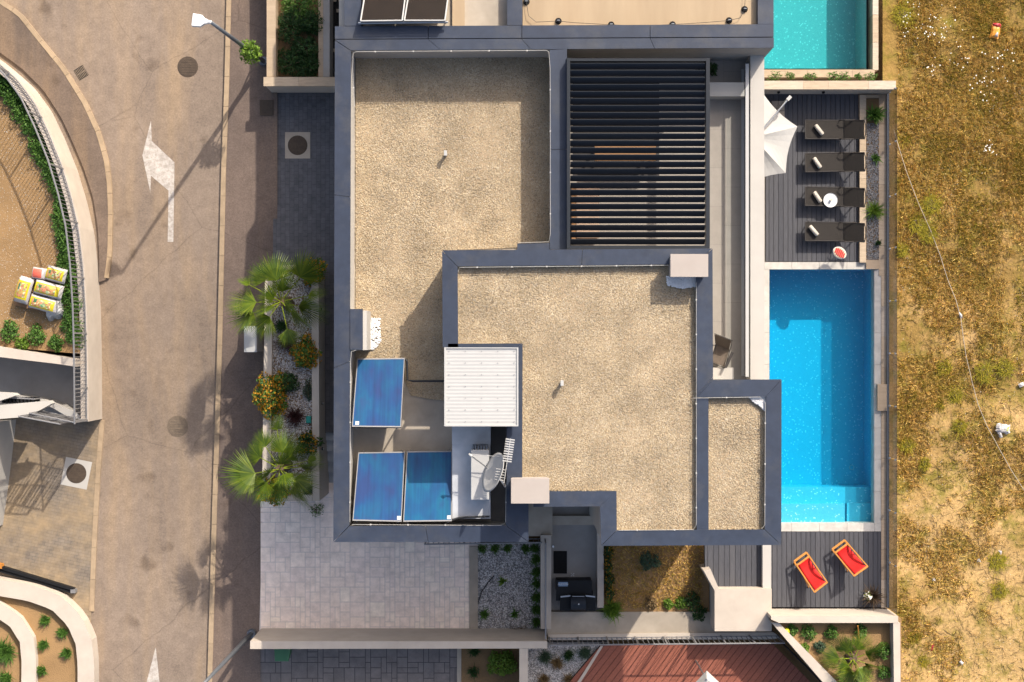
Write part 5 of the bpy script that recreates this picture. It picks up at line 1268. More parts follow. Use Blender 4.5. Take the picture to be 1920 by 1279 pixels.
mb = MB()
for k in range(32):
    a, a2 = 2 * PI * k / 32, 2 * PI * (k + 1) / 32
    mb.add([p + Vector((r * math.cos(q), r * math.sin(q), z)) for r, z, q in ((.225, .012, a), (.225, .012, a2), (.237, .03, a2), (.237, .03, a))], [(0, 1, 2, 3)])
mb.build('rim', 'china', t)
p2 = p + Vector((.01, .01, .013)); t = thing('cup', 'small white cup standing on the round tray', 'cup', p2); MB().disc(p2, .03, .10, 16, .045).build('cup_body', 'china', t, False); MB().disc(p2 + Vector((0, 0, .1)), .036, .002, 16).build('drink', 'melon_rind', t)
# melon stool
c = W(1574, 474, .02); t = thing('side_stool', 'small round stool with thin crossed legs beside the pool corner', 'stool', c)
tp = W(1575, 473, .58); MB().disc(tp + Vector((0, 0, -.02)), .20, .02, 28).build('seat', 'frame_dark', t)
for k in range(6):
    a = k * PI / 3; MB().tube([tp + Vector((.17 * math.cos(a), .17 * math.sin(a), -.02)), Vector((tp.x + .2 * math.cos(a + 1.1), tp.y + .2 * math.sin(a + 1.1), .03))], .007, 5).build('leg', 'frame_dark', t)
q = W(1574, 475, .58); t = thing('fruit_plate', 'plate of red watermelon slices on the stool by the pool', 'fruit plate', q)
V, F = [], []
def oval(r1, r2, z, n=28, a=math.radians(-35)): return [q + Vector((r1 * math.cos(2 * PI * k / n) * math.cos(a) - r2 * math.sin(2 * PI * k / n) * math.sin(a), r1 * math.cos(2 * PI * k / n) * math.sin(a) + r2 * math.sin(2 * PI * k / n) * math.cos(a), z)) for k in range(n)]
MB().loft2(oval(.24, .19, .02), oval(.19, .15, .001)).build('plate', 'china', t); MB().loft2(oval(.225, .165, .05), oval(.215, .16, .021)).build('rind', 'melon_rind', t)
ra = math.radians(-35)
for k in range(6):
    u = -.155 + k * .062; hh = .125 * math.sqrt(max(.1, 1 - (u / .21) ** 2)); cc = q + Vector((u * math.cos(ra), u * math.sin(ra), .065))
    MB().box(cc, (.045, hh * 2, .035 + .01 * (k % 2)), ra + .25).build('melon_slice', 'melon', t, bevel=.012)
# cantilever parasol, half hidden under the terrace edge
um = thing('parasol', 'white cantilever parasol at the left edge of the sun deck', 'parasol', W(1460, 205, .02))
ap = W(1412, 258, 2.62); hx = [(1495, 238), (1473, 325), (1396, 350), (1335, 300), (1350, 212), (1428, 172)]; zr = 2.2
cv = [W(x, y, zr) for x, y in hx]; mb = MB(); V = [ap]; F = []
n6 = 6; m6 = 6; rows = 6
V = [ap]
for r in range(1, rows + 1):
    for i in range(6):
        a, b_ = cv[i], cv[(i + 1) % 6]
        for k in range(m6):
            u = k / m6; e = a.lerp(b_, u); pull = 4 * u * (1 - u)
            e = e.lerp(Vector((ap.x, ap.y, zr)), .07 * pull); e.z -= 0.0
            tt = r / rows; pnt = ap.lerp(e, tt); pnt.z -= .10 * pull * math.sin(tt * PI) * .6
            V.append(pnt)
R_ = 36
for k in range(R_): F.append((0, 1 + k, 1 + (k + 1) % R_))
for r in range(rows - 1):
    for k in range(R_): F.append((1 + r * R_ + k, 1 + (r + 1) * R_ + k, 1 + (r + 1) * R_ + (k + 1) % R_, 1 + r * R_ + (k + 1) % R_))
o = mesh('canopy', V, F, 'cloth_white', um); md = o.modifiers.new('solid', 'SOLIDIFY'); md.thickness = .006
for c in cv: MB().tube([ap - Vector((0, 0, .05)), c - Vector((0, 0, .03))], .012, 6).build('rib', 'steel', um)
base = W(1479, 185, 2.75); pb_ = Vector((W(1470, 198, 2.75).x, W(1470, 198, 2.75).y, .02))
MB().tube([Vector((base.x, base.y, .04)), base], .035, 10).build('mast', 'steel', um)
MB().tube([base + Vector((.02, .02, 0)), W(1432, 240, 2.85), ap + Vector((0, 0, .1))], .028, 8).build('arm', 'steel', um)
MB().box(base, (.16, .1, .12), .8).build('hinge', 'white_metal', um); MB().tube([ap, ap + Vector((0, 0, .12))], .03, 8).build('hub', 'steel', um)
for x, y in ((1447, 190), (1459.5, 190), (1447, 208.5), (1459.5, 208.5)): prism('base_slab', rect(x, y, x + 11.5, y + 17.5), .10, .025, 'concrete', um)
MB().tube([W(1453, 208, .07), W(1479, 187, .07)], .03, 6).build('base_arm', 'steel', um)
# red deck chairs
def deck_chair(q, label):
    """q px: front left, front right, head right, head left (front low, head high)"""
    zf, zh = .34, .86
    c = [W(*q[0], zf), W(*q[1], zf), W(*q[2], zh), W(*q[3], zh)]; ctr = sum(c, Vector()) / 4
    t = thing('deck_chair', label, 'deck chair', (ctr.x, ctr.y, .02), 'red deck chairs')
    run = (c[3] - c[0]); runh = Vector((run.x, run.y, 0)); sd = (c[1] - c[0]).normalized()
    for a, b_ in ((c[0], c[3]), (c[1], c[2])): MB().slab([a - sd * .02, a + sd * .02, b_ + sd * .02, b_ - sd * .02], .045).build('side_rail', 'wood_orange', t)
    def bar(u, w, dz=0.0, name='cross_bar'):
        a, b_ = c[0].lerp(c[3], u) + Vector((0, 0, dz)), c[1].lerp(c[2], u) + Vector((0, 0, dz)); d = run.normalized() * w
        MB().slab([a - d, b_ - d, b_ + d, a + d], .03).build(name, 'wood_orange', t)
    bar(.0, .035, .006); bar(.13, .03, .006); bar(.985, .03, .006)
    V, F = [], []; nu, nv = 16, 6
    for i in range(nu + 1):
        u = .14 + (.97 - .14) * i / nu; sg = -.24 * math.sin(PI * (u - .14) / .83) ** .8 if 0 < i < nu else 0.0
        for k in range(nv + 1):
            v = .075 + .85 * k / nv; p = c[0].lerp(c[1], v).lerp(c[3].lerp(c[2], v), u); V.append(p + Vector((0, 0, sg)))
    for i in range(nu):
        for k in range(nv): a = i * (nv + 1) + k; F.append((a, a + 1, a + nv + 2, a + nv + 1))
    o = mesh('sling', V, F, 'sling_red', t, True); md = o.modifiers.new('solid', 'SOLIDIFY'); md.thickness = .006
    # legs: rear leg pair under the head, front pair, and the crossing strut frame
    for v in (.0, 1.0):
        a = c[0].lerp(c[1], v); h = c[3].lerp(c[2], v); m_ = a.lerp(h, .55)
        MB().tube([m_ - Vector((0, 0, .03)), Vector((a.x + runh.x * .10, a.y + runh.y * .10, .03))], .018, 6).build('leg', 'wood_orange', t)
        MB().tube([a.lerp(h, .42) - Vector((0, 0, .03)), Vector((h.x - runh.x * .02, h.y - runh.y * .02, .03))], .018, 6).build('leg', 'wood_orange', t)
    return t
deck_chair([(1489, 1053), (1512.5, 1036), (1551.5, 1093), (1527.5, 1111.5)], 'red sling deck chair with orange frame, left of the two')
deck_chair([(1560.5, 1030.5), (1584, 1013), (1627.5, 1063), (1602, 1081)], 'red sling deck chair with orange frame nearest the glass wall')
# terrace chair, half under the roof edge
t = thing('terrace_chair', 'brown sling chair on the narrow terrace under the roof edge', 'chair', W(1350, 662, 3.1))
sq = [(1343, 645, 3.52), (1368, 655, 3.52), (1358, 688, 3.55), (1333, 678, 3.55)]; bq = [(1341, 628, 3.95), (1371, 640, 3.95), (1367, 656, 3.53), (1342, 646, 3.53)]
MB().slab([W(*p) for p in sq], .015).build('sling_seat', 'sling_brown', t); MB().slab([W(*p) for p in bq], .015).build('sling_back', 'sling_brown', t)
MB().tube([W(*p) for p in [(1333, 680, 3.53), (1342, 646, 3.54), (1340, 626, 3.97), (1373, 639, 3.97), (1369, 656, 3.54), (1359, 691, 3.55), (1333, 680, 3.53)]], .014, 6).build('frame', 'frame_dark', t)
MB().slab([W(*p) for p in [(1371, 660, 3.72), (1376, 662, 3.72), (1363, 691, 3.72), (1358, 690, 3.72)]], .03).build('arm_rest', 'frame_dark', t); MB().slab([W(*p) for p in [(1333, 645, 3.72), (1338, 647, 3.72), (1328, 676, 3.72), (1323, 674, 3.72)]], .03).build('arm_rest', 'frame_dark', t)
for x, y in ((1369, 658), (1360, 690), (1340, 648), (1332, 678)): MB().tube([W(x, y, 3.7), Vector((*W(x, y, 3.6)[:2], 3.1))], .013, 6).build('leg', 'frame_dark', t)

# ================================================================== ACROSS THE STREET (left)
# curved retaining wall: top face between the inner and outer px curves, 1.5 m above the street
zt = lambda y: zs(y) + 1.5
topo = [(-70, 75), (-30, 95), (0, 119), (35, 150), (68, 195), (94, 250), (118, 310), (136, 370), (150, 430), (158, 500), (163, 580), (165, 660), (166, 791)]
def offs(pts, w):
    out = []
    for i, p in enumerate(pts):
        a, b_ = Vector(pts[max(i - 1, 0)]), Vector(pts[min(i + 1, len(pts) - 1)]); d = (b_ - a).normalized(); out.append((p[0] - (-d.y) * w * -1 * -1, p[1] - d.x * w * -1 * -1))
    return out
topo = rs(topo, 60); inn = offs(topo, -14.5)
t = thing('retaining_wall', 'curved cream retaining wall with a railing along the road', 'wall', W(150, 500, -.2))
top_o = [W(x, y, zt(y)) for x, y in topo]; top_i = [W(x, y, zt(max(y, 120))) for x, y in inn]
mb = MB(); n = len(top_o); foot = [Vector((p.x, p.y, -1.3)) for p in top_o]; footi = [Vector((p.x, p.y, -1.3)) for p in top_i]
for q in (top_i,): 
    for p, r in zip(q, top_o): p.z = r.z
mb.add(top_o + top_i + foot + footi, [(i, i + 1, n + i + 1, n + i) for i in range(n - 1)] + [(i, 2 * n + i, 2 * n + i + 1, i + 1) for i in range(n - 1)] + [(n + i, n + i + 1, 3 * n + i + 1, 3 * n + i) for i in range(n - 1)] + [(n - 1, 3 * n - 1, 4 * n - 1, 2 * n - 1)])
mb.build('wall', 'plaster', t)
# railing on it
cen = [a.lerp(b_, .14) for a, b_ in zip(top_o, top_i)]
t = thing('hand_railing', 'long curved grey railing on the cream retaining wall', 'railing', cen[40]); Hh = Vector((0, 0, 1.32))
MB().tube([p + Hh for p in cen], .03, 6).build('top_rail', 'rail_grey', t); MB().tube([p + Vector((0, 0, .08)) for p in cen], .02, 6).build('bottom_rail', 'rail_grey', t)
L_ = [0.0]
for a, b_ in zip(cen[:-1], cen[1:]): L_.append(L_[-1] + (b_ - a).length)
def along(s):
    return Vector([float(np.interp(s, L_, [p[k] for p in cen])) for k in range(3)])
s = .05; k = 0
while s < L_[-1]:
    p = along(s); MB().tube([p + Vector((0, 0, .08)), p + Hh], .011, 4).build('baluster', 'rail_grey', t)
    if k % 14 == 0: MB().box(p + Vector((0, 0, .66)), (.05, .05, 1.32)).build('post', 'rail_grey', t)
    s += .13; k += 1
e = along(L_[-1] - .05)
e2 = W(54, 772, zt(790) + 1.08); e2.z = e.z
rail('hand_railing', 'short grey railing closing the end of the cream wall', e, Vector((e.x - 1.45, e.y + .30, e.z)), 1.32, 14)
# garden behind the wall
gz = .62
V = [W(-120, 40, gz)] + [Vector((p.x - .02, p.y, gz)) for p in top_i[:-10]] + [W(150, 664, gz), W(-120, 640, gz)]
mb = MB().prism(V, -.5); structure(mb.build('garden_soil', 'soil'))
Xs, Ys = sample([(0, 200), (80, 260), (125, 400), (140, 640), (0, 640)], gz, 2600)
o = stones('pebbles', None, gz, 0, .014, 'scrap', None, XY=(Xs, Ys)); tag(o, 'pale pebbles strewn over the left garden soil', 'pebbles')
# hedge along the railing
hv, hf, cnt = [], [], 0
for i in range(120):
    p = along(L_[-1] * (.01 + .80 * i / 120)); j = min(int(i / 120 * .80 * 58), 57); nx_ = (top_i[j] - top_o[j]); nx_.z = 0; nx_.normalize()
    c = p + nx_ * random.uniform(.26, .74); r = random.uniform(.22, .36)
    V, F = leaves(170, r, r * 1.5, .085, .5, .35); V = V + np.array([c.x, c.y, gz - .02]); hv.append(V); hf.append(F + cnt); cnt += len(V)
t = thing('hedge', 'leafy green hedge running behind the curved railing', 'hedge', along(L_[-1] * .4) + Vector((-.4, 0, 0)))
mesh('foliage', np.concatenate(hv), np.concatenate(hf), 'leaf_mid', t, kind='stuff')
mb = MB()
for i in range(26):
    p = along(L_[-1] * (.02 + .78 * i / 26)); c = Vector((p.x - .35, p.y, gz)); mb.tube([c - Vector((0, 0, .02)), c + Vector((.03, .02, .35))], [.014, .006], 5)
mb.build('stem', 'trunk', t)
# bags of potting soil
def bag(pts, z, th, label, pic=True, red=False, seed=1, body='litter_white'):
    c = sum((W(x, y, z) for x, y in pts), Vector()) / 4; t = thing('soil_bag', label, 'bag', (c.x, c.y, z - th), 'bags of potting soil')
    q = [W(x, y, z) for x, y in pts]; rr = random.Random(seed); V, F = [], []; nx_, ny_ = 13, 11
    for s_ in (0, 1):
        for j in range(ny_):
            for i in range(nx_):
                u, v = i / (nx_ - 1), j / (ny_ - 1); p = q[0].lerp(q[1], u).lerp(q[3].lerp(q[2], u), v); e_ = max(0.0, 16 * u * (1 - u) * v * (1 - v)) ** .32
                V.append((p.x + rr.uniform(-.006, .006), p.y + rr.uniform(-.006, .006), z - th / 2 + (1 if s_ == 0 else -1) * th / 2 * e_ + rr.uniform(-.006, .006) * (s_ == 0)))
        for j in range(ny_ - 1):
            for i in range(nx_ - 1):
                k_ = s_ * nx_ * ny_ + j * nx_ + i; f = (k_, k_ + nx_, k_ + nx_ + 1, k_ + 1); F.append(f if s_ == 0 else f[::-1])
    bd = mesh('bag_body', V, F, body, t, True)
    def inset(a, b_, c_, d_, dz):
        return [q[0].lerp(q[1], u).lerp(q[3].lerp(q[2], u), v) + Vector((0, 0, dz)) for u, v in ((a, b_), (c_, b_), (c_, d_), (a, d_))]
    def film(nm, a, b_, c_, d_, dz, mt, par):
        V, F = [], []; m_ = 7
        for j in range(m_):
            for i in range(m_):
                u = a + (c_ - a) * i / (m_ - 1); v = b_ + (d_ - b_) * j / (m_ - 1); p = q[0].lerp(q[1], u).lerp(q[3].lerp(q[2], u), v); e_ = max(0.0, 16 * u * (1 - u) * v * (1 - v)) ** .32
                V.append((p.x, p.y, z - th / 2 + th / 2 * e_ + dz))
        for j in range(m_ - 1):
            for i in range(m_ - 1): k_ = j * m_ + i; F.append((k_, k_ + m_, k_ + m_ + 1, k_ + 1))
        return mesh(nm, V, F, mt, par)
    if red: film('print', .15, .12, .78, .88, .012, 'print_red', bd)
    elif pic:
        film('print', .07, .15, .93, .85, .012, 'print_yellow', bd); film('picture', .15, .23, .82, .77, .017, 'bag_picture', bd)
        film('sun_disc', .62, .22, .72, .42, .02, 'litter_lime', bd); film('green_patch', .22, .28, .33, .5, .02, 'bin_green', bd)
    return t
def quad(cx, cy, w, h, a):
    return [rotpx(cx, cy, x, y, a) for x, y in ((-w / 2, -h / 2), (w / 2, -h / 2), (w / 2, h / 2), (-w / 2, h / 2))]
a15 = math.radians(15)
tp_ = thing('pallet', 'low wooden pallet under the bags of potting soil', 'pallet', W(68, 555, gz))
for k in range(4): x_, y_ = rotpx(70, 553, 0, -24 + k * 16, a15); prism('slat', quad(x_, y_, 74, 12, a15), gz + .10, gz + .01, 'oak', tp_)
for k in range(3): x_, y_ = rotpx(70, 553, -26 + k * 26, 0, a15); prism('bearer', quad(x_, y_, 8, 58, a15), gz + .009, gz - .02, 'oak', tp_)
bag(quad(40, 544, 27, 50, math.radians(16)), gz + .62, .5, 'upright potting-soil bag with yellow picture, leftmost of the pile', seed=2)
# its picture is turned the long way
bag(quad(86, 543, 54, 27, a15), gz + .66, .54, 'potting-soil bag with yellow picture in the middle of the pile', seed=3)
bag(quad(77, 570, 54, 27, a15), gz + .64, .52, 'potting-soil bag with yellow picture at the bottom of the pile', seed=4)
bag(quad(101, 515, 38, 28, a15), gz + .60, .48, 'smaller potting-soil bag with yellow picture at the top of the pile', seed=5)
bag(quad(70, 513, 27, 22, math.radians(8)), gz + .52, .40, 'small white bag with red print behind the soil pile', red=True, seed=6)
o = crumple('polythene_sheet', 103, 575, gz, .30, .42, .5, .25, 'polythene', None, 44, 10, 10, .035); tag(o, 'crumpled clear plastic sheet at the right side of the soil pile', 'plastic sheet')
# lower terrace walls of the white house
t = thing('white_house', 'white plastered house corner at the left edge', 'house', W(-20, 860, -.8))
prism('wall', [(-140, 800), (33, 786), (4, 985), (-140, 1010)], 2.4, -1.6, 'white_plaster', t, zref=-1.3)
prism('gate_beam', [(-140, 772), (92, 752), (98, 757), (72, 771), (33, 783.5), (-140, 797)], 1.1, .75, 'white_plaster', t)
prism('parapet', [(-140, 728), (24, 738), (30, 742), (0, 752), (-140, 758)], 1.2, .8, 'white_plaster', t)
pg2 = thing('louvre_gate', 'dark slatted metal gate beside the white house corner', 'gate', W(30, 752, 1.0))
for k in range(9): prism('slat', [(2 + k * 7, 747), (6 + k * 7, 746), (8 + k * 7, 756), (4 + k * 7, 757)], .9, .3, 'black_metal', pg2)
prism('frame', [(-2, 744), (66, 748), (66, 750), (-2, 746.5)], .92, .25, 'rail_grey', pg2)
tag(prism('garden_wall', [(-140, 620), (0, 651), (142, 674), (141, 688), (108, 683), (0, 670), (-140, 648)], 1.0, -1.4, 'plaster'), 'pale sloping garden wall below the soil bags', 'wall')
structure(prism('ramp', [(-140, 640), (158, 680), (160, 790), (90, 775), (-140, 760)], -.75, -1.5, 'grey_plaster'))
tag(prism('low_wall', [(30, 741), (85, 750), (140, 772), (150, 780), (150, 788), (120, 778), (84, 757), (28, 748)], .05, -1.5, 'white_plaster'), 'narrow white wall end below the grey ramp', 'wall')
rail('hand_railing', 'slatted grey railing shading the driveway of the white house', W(56, 778, .9), W(130, 792, .7), 1.0, 12)
# curved planter walls, lower left
def curved_wall(path, w, z1, z0, name, label):
    a = rs(path, 26); l, r = offs(a, w / 2), offs(a, -w / 2); top = P(l, z1) + P(r, z1)[::-1]
    return tag(MB().prism(top, z0).build(name, 'plaster'), label, 'wall')
curved_wall([(-60, 1088), (-10, 1101), (55, 1112), (105, 1130), (140, 1165), (157, 1205), (161, 1245), (161, 1380)], 31, -.85, -1.8, 'curved_wall', 'outer curved cream planter wall at the lower left corner')
curved_wall([(-60, 1118), (-10, 1140), (28, 1165), (50, 1200), (54, 1240), (52, 1380)], 27, -.85, -1.8, 'curved_wall', 'inner curved cream planter wall at the lower left corner')
structure(prism('garden_soil', [(-60, 1105), (60, 1118), (120, 1140), (152, 1200), (156, 1380), (-60, 1380)], -1.08, -1.8, 'soil'))
t = thing('gate_track', 'black metal gate beam lying above the curved planter wall', 'beam', W(72, 1085, -1.35))
for dy, z, w in ((0, -1.15, 5), (6.5, -1.2, 4)):
    prism('beam', [(-20, 1056 + dy), (138, 1104 + dy), (137, 1104 + dy + w), (-20, 1056 + dy + w + 1)], z, -1.4, 'black_metal', t)
prism('end_stop', rect(132, 1106, 141, 1113), -1.14, -1.4, 'rail_grey', t)
tag(prism('marker_block', [(-10, 1057), (2, 1059), (3, 1067), (-10, 1066)], -1.1, -1.4, 'wood_orange'), 'yellow-brown block at the left edge beside the gate beam', 'block')

# ================================================================== PLANTS
PZ = .88
def fr(lst):
    return [(az, el + random.uniform(-4, 4), ls, lf, random.uniform(-70, 70)) for az, el, ls, lf in lst]
fan_palm('tall fan palm over the upper end of the front planter', 526, 566, PZ, 1.45, fr([(52, 12, 1.0, .78), (100, 22, .75, .72), (128, 14, .85, .55), (152, 10, 1.15, .36), (182, 16, .80, .86), (203, 8, .95, .74), (236, 22, .65, .66), (283, 4, .9, .52), (318, 22, .55, .72), (345, 16, .62, .82), (12, 10, .95, .50), (70, 48, .5, .66), (215, 55, .45, .6), (330, 58, .4, .6), (150, 62, .4, .55)]), 'palms in the front planter')
fan_palm('tall fan palm over the lower end of the front planter', 524, 880, PZ, 1.5, fr([(190, 14, .80, .92), (150, 10, .72, .50), (122, 12, .85, .48), (80, 10, .55, .62), (46, 28, .50, .62), (5, 14, .72, .66), (16, 6, .95, .42), (330, 18, .62, .64), (305, 10, .70, .78), (268, 24, .45, .68), (228, 16, .62, .66), (95, 4, 1.25, .42), (200, 52, .45, .62), (320, 55, .4, .6), (60, 60, .4, .58)]), 'palms in the front planter')
fan_palm('young fan palm in the lower right corner planter', 1600, 1236, .78, .35, fr([(135, 18, .42, .62), (178, 14, .48, .56), (110, 32, .36, .5), (62, 14, .36, .52), (20, 16, .46, .66), (340, 14, .42, .6), (300, 20, .36, .62), (258, 12, .42, .62), (225, 30, .3, .5), (270, 60, .3, .5)]))
B = bush
B('flowering_bush', 'orange-flowered bush at the top corner of the front planter', 'bush', 583, 510, PZ, .50, .75, 900, .10, 'leaf_mid', 'petal_orange', 430)
B('flowering_bush', 'orange-flowered bush against the villa side of the planter, below the tall palm', 'bush', 572, 664, PZ, .62, .75, 1200, .10, 'leaf_mid', 'petal_orange', 620)
B('flowering_bush', 'largest orange-flowered bush, overhanging the pavement side of the planter', 'bush', 507, 742, PZ, .86, .95, 1900, .11, 'leaf_mid', 'petal_orange', 1150, sx=.8, sy=1.0)
B('flowering_bush', 'sparse orange-flowered bush above the lower palm', 'bush', 578, 832, PZ, .48, .7, 700, .11, 'leaf_dark', 'petal_orange', 150)
B('flowering_bush', 'orange-flowered bush under the lower palm fronds', 'bush', 512, 922, PZ, .60, .55, 900, .10, 'leaf_mid', 'petal_orange', 380)
B('round_shrub', 'round dense green shrub beside the largest flowering bush', 'shrub', 537, 718, PZ, .46, .7, 1500, .07, 'leaf_dark', narrow=.35)
B('trailing_juniper', 'dark blue-green juniper by the planter wall', 'shrub', 577, 733, PZ, .42, .35, 700, .09, 'leaf_blue', sx=.5, sy=1.0, narrow=.25)
B('trailing_juniper', 'dark green creeper at the lower corner of the planter', 'shrub', 577, 918, PZ, .32, .35, 420, .09, 'leaf_blue', sx=.7, narrow=.25)
tuft('grass_clump', 'dark purple fountain grass below the tall palm', 'grass', 540, 640, PZ, .52, .5, 420, .014, 'leaf_purple', None, .6, .07)
tuft('grass_clump', 'reddish fountain grass beside the teal box', 'grass', 554, 782, PZ, .46, .5, 380, .014, 'leaf_purple', None, .6, .06)
tuft('grass_clump', 'dark tuft between palm and gravel in the planter', 'grass', 528, 612, PZ, .34, .35, 220, .016, 'leaf_dark', None, .6, .05)
t = B('trailing_vine', 'thin vine trailing from the planter onto the driveway', 'vine', 592, 957, -1.22, .40, .22, 130, .12, 'leaf_mid', sx=.9, sy=.75, narrow=.25)
# tree by the lamp
loc = W(481, 108, -.3); tx = thing('slender_tree', 'small slender tree beside the upper street lamp', 'tree', loc); cr = W(470, 97, 2.3)
MB().tube([loc, loc.lerp(cr, .5) + Vector((.04, 0, 0)), cr], [.035, .025, .012], 7).build('trunk', 'trunk', tx)
V, F = leaves(650, .44, .55, .12, .4, .3); mesh('crown', V + np.array(cr) - np.array([0, 0, .15]), F, 'leaf_bright', tx, kind='stuff')
# top bed bushes
for i, (x, y, r, h, mt, lb) in enumerate([(558, 5, .75, .9, 'leaf_mid', 'leafy bush at the very top of the raised bed'), (545, 48, .70, .8, 'leaf_dark', 'dark bush on the left side of the raised bed'), (580, 40, .5, .75, 'leaf_dark', 'dark bush on the alley side of the raised bed'), (572, 88, .62, .7, 'leaf_dark', 'feathery dark bush in the middle of the raised bed'), (545, 118, .66, .6, 'leaf_dark', 'low dark bush at the left foot of the raised bed'), (580, 122, .5, .55, 'leaf_dark', 'low dark bush at the right foot of the raised bed')]):
    B('garden_bush', lb, 'bush', x, y, .35, r, h, 1300, .11, mt, narrow=.3)
# deck planter
tuft('yucca', 'large bright green yucca at the top of the slate planter', 'yucca', 1640, 216, .07, .46, .62, 150, .055, 'leaf_mid', None, .55, .05)
tuft('agave', 'small green succulent in the slate planter beside the second lounger', 'succulent', 1642, 297, .07, .24, .25, 60, .05, 'leaf_mid', None, .4, .03)
tuft('yucca', 'spiky thin-leaved yucca in the slate planter by the third lounger', 'yucca', 1639, 396, .07, .56, .55, 190, .024, 'leaf_bright', None, .5, .03)
tuft('agave', 'tiny green plant near the lower end of the slate planter', 'succulent', 1646, 456, .07, .13, .25, 60, .03, 'leaf_dark', None, .4, .03)
tuft('dracaena', 'brown spiky plant in the lower corner of the deck', 'yucca', 1636, 1118, .06, .58, .75, 150, .028, 'leaf_brown', None, .5, .04)
B('flower_pot_plant', 'small lime and white flowering plant beside the brown spiky plant', 'plant', 1630, 1119, .04, .16, .55, 160, .06, 'leaf_lime', 'petal_white', 60)
for i, (x, r) in enumerate([(1455, .30), (1484, .22), (1520, .24), (1565, .26), (1584, .30), (1610, .16), (1633, .26)]):
    B('creeper', 'green creeper sprig above the deck wall, %s from the left' % ORD[i], 'creeper', x, 143, .5, r, .42, 170, .075, 'leaf_mid', group='creepers by the turquoise pool', narrow=.45, sy=.7)
p = W(1336, 128, 3.1); B('potted_shrub', 'small green shrub behind the pergola corner', 'shrub', 1338, 127, 3.12, .22, .8, 380, .08, 'leaf_dark')
# lower right planter
for i, (x, y, r, mt, lb) in enumerate([(1486, 1184, .24, 'leaf_mid', 'green shrub behind the yellow ball in the corner planter'), (1518, 1188, .30, 'leaf_mid', 'bushy green shrub, second along the top of the corner planter'), (1560, 1188, .27, 'leaf_mid', 'green shrub above the young palm'), (1616, 1184, .27, 'leaf_mid', 'green shrub beside the yellow stake'), (1657, 1222, .32, 'leaf_mid', 'loose green shrub right of the young palm'), (1509, 1218, .20, 'leaf_bright', 'bright green plant at the skew wall of the corner planter'), (1660, 1262, .26, 'leaf_mid', 'green shrub low at the right wall of the corner planter'), (1538, 1215, .22, 'leaf_blue', 'grey-green plant left of the young palm')]):
    B('garden_shrub', lb, 'shrub', x, y, .78, r, r * 1.3, 420, .085, mt, narrow=.4)
p = W(1473, 1183, .8); t = thing('garden_ball', 'shiny yellow ball in the tip of the corner planter', 'ball', p)
mb = MB(); zz = [-.11, -.10, -.06, 0, .06, .10, .11]; mb.tube([p + Vector((0, 0, .11 + q)) for q in zz], [.02, .06, .1, .12, .1, .06, .02], 16); mb.build('ball', 'yellow_plastic', t, True); MB().disc(p, .05, .03, 12).build('foot', 'black_metal', t)
t = thing('stake', 'yellow cane stuck in the corner planter above the palm', 'stake', W(1608, 1200, .78)); MB().tube([W(1611, 1207, .8), W(1608.5, 1174, 1.25)], .02, 6).build('cane', 'wood_orange', t); MB().tube([W(1611, 1207, .8), W(1602, 1195, 1.0)], .015, 6).build('side_cane', 'wood_orange', t)
# small garden
for i, (x, y, r) in enumerate([(1139, 1035, .36), (1140, 1062, .32), (1142, 1088, .34), (1144, 1112, .30)]):
    B('flowering_bush', 'orange-flowered plant along the small garden wall, %s from the top' % ORD[i], 'bush', x, y, -.62, r, .55, 520, .09, 'leaf_dark', 'petal_orange', 60, sx=.62, group='orange flowers in the small garden')
B('garden_shrub', 'dark green shrub in the middle of the small garden', 'shrub', 1219, 1055, -.62, .42, .6, 700, .08, 'leaf_blue')
tuft('grass_clump', 'bright green grass clump at the lower left of the small garden', 'grass', 1147, 1142, -.56, .42, .6, 420, .02, 'leaf_bright', None, .55, .10)
for x, y, r, mt, lb in ((1253, 1134, .20, 'leaf_bright', 'small bright plant on the sunny garden edge'), (1278, 1132, .26, 'leaf_bright', 'bright leafy plant at the shadow edge of the small garden'), (1298, 1128, .42, 'leaf_dark', 'dark bush against the pale block wall'), (1312, 1152, .32, 'leaf_dark', 'dark trailing bush below the pale block wall'), (1222, 1132, .24, 'leaf_straw', 'dry brownish plant on the small garden edge')):
    B('garden_plant', lb, 'plant', x, y, -.60, r, r * 1.2, 420, .08, mt)
for nm, n_, mt in (('weed_cover', 5200, 'grass_dry'),):
    X, Y = sample(rect(1135, 1020, 1318, 1140), -.62, n_); V, F = blades(X, Y, -.62, .09, .008, 1.4); o = mesh(nm, V, F, mt, kind='stuff'); tag(o, 'thin dry weeds over the small garden soil', 'weeds')
# gravel bed beside the stamped driveway
k = 0
for x in (904, 928, 952, 985, 1003):
    tuft('grass_clump', 'green border tuft along the top of the gravel bed, %s from the left' % ORD[k], 'grass', x, 1029, -1.22, .19, .28, 120, .022, 'leaf_mid', 'border tufts of the gravel bed', .5, .06); k += 1
k = 0
for y in (1049, 1073, 1096, 1120, 1143, 1167):
    tuft('grass_clump', 'green border tuft along the right of the gravel bed, %s from the top' % ORD[k], 'grass', 1006, y, -1.22, .22, .3, 150, .022, 'leaf_mid', 'border tufts of the gravel bed', .5, .07); k += 1
tuft('grass_clump', 'spiky green plant in the middle of the gravel bed', 'grass', 943, 1090, -1.22, .24, .3, 50, .03, 'leaf_bright', None, .5, .03)
tuft('grass_clump', 'spiky green plant at the lower left of the gravel bed', 'grass', 908, 1152, -1.22, .30, .4, 70, .032, 'leaf_mid', None, .5, .03)
tuft('grass_clump', 'spiky green plant at the lower middle of the gravel bed', 'grass', 965, 1152, -1.22, .26, .35, 60, .032, 'leaf_mid', None, .5, .03)
B('trailing_vine', 'yellow-green creeper at the foot of the gravel bed wall', 'vine', 975, 1182, -1.22, .7, .3, 240, .08, 'leaf_straw', sy=.3, narrow=.3)
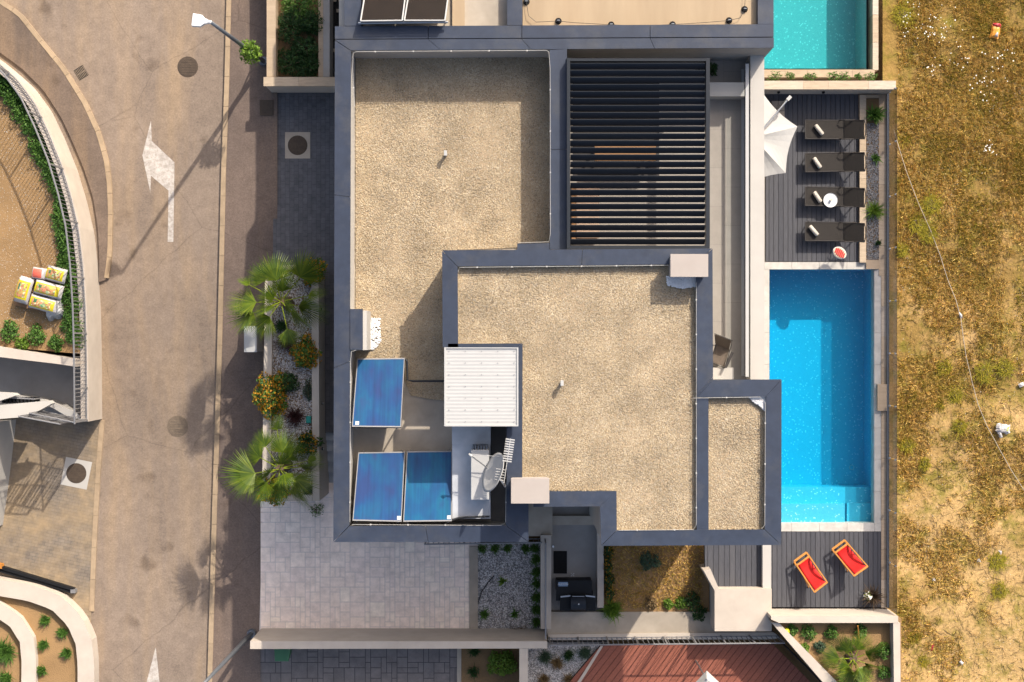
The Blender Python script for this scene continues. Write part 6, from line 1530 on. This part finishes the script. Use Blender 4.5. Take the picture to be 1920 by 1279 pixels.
for x, y, mt, r, lb in ((1022, 1232, 'leaf_blue', .34, 'grey-green grass under the left end of the deck railing'), (1066, 1228, 'leaf_dark', .26, 'dark green tuft in the lower gravel bed'), (1096, 1224, 'leaf_blue', .34, 'grey-green grass at the corner of the red deck'), (1045, 1243, 'leaf_straw', .30, 'straw-brown grass clump in the lower gravel bed'), (1020, 1274, 'leaf_straw', .26, 'straw-brown grass at the bottom edge, left one'), (1066, 1274, 'leaf_straw', .26, 'straw-brown grass at the bottom edge, right one')):
    tuft('grass_clump', lb, 'grass', x, y, -.78, r, .35, 260, .014, mt, None, .6, .06)
B('garden_bush', 'bright green bush at the bottom edge below the driveway wall', 'bush', 942, 1248, -1.25, .62, .9, 1500, .10, 'leaf_bright', narrow=.35)
for x, y, lb in ((890, 1222, 'small dark tuft by the wall in the lower soil bed'), (888, 1260, 'dark tuft at the bottom of the lower soil bed')): tuft('grass_clump', lb, 'grass', x, y, -1.25, .26, .3, 140, .02, 'leaf_dark', None, .5, .06)
# left garden shrubs
for x, y, r, lb in ((14, 622, .40, 'round green shrub at the left edge below the soil bags'), (66, 630, .40, 'round green shrub in front of the sloping garden wall'), (102, 645, .30, 'small green shrub at the end of the garden wall'), (40, 645, .28, 'lime shrub between the two round shrubs')):
    B('garden_shrub', lb, 'shrub', x, y, gz, r, r * 1.1, 620, .08, 'leaf_mid' if 'lime' not in lb else 'leaf_bright')
for i, (x, y, r) in enumerate([(86, 1163, .26), (118, 1186, .30), (83, 1209, .24), (126, 1224, .26), (79, 1257, .24)]):
    tuft('grass_clump', 'green tuft between the curved walls, %s from the top' % ORD[i], 'grass', x, y, -1.06, r, .35, 170, .03, 'leaf_mid', 'tufts between the curved walls', .5, .05)
tuft('grass_clump', 'large green tuft inside the inner curved wall', 'grass', 10, 1222, -1.06, .52, .55, 420, .03, 'leaf_mid', None, .5, .10)
tuft('grass_clump', 'green tuft at the bottom left corner', 'grass', 12, 1272, -1.06, .34, .4, 240, .03, 'leaf_mid', None, .5, .07)
bpy.context.view_layer.update()
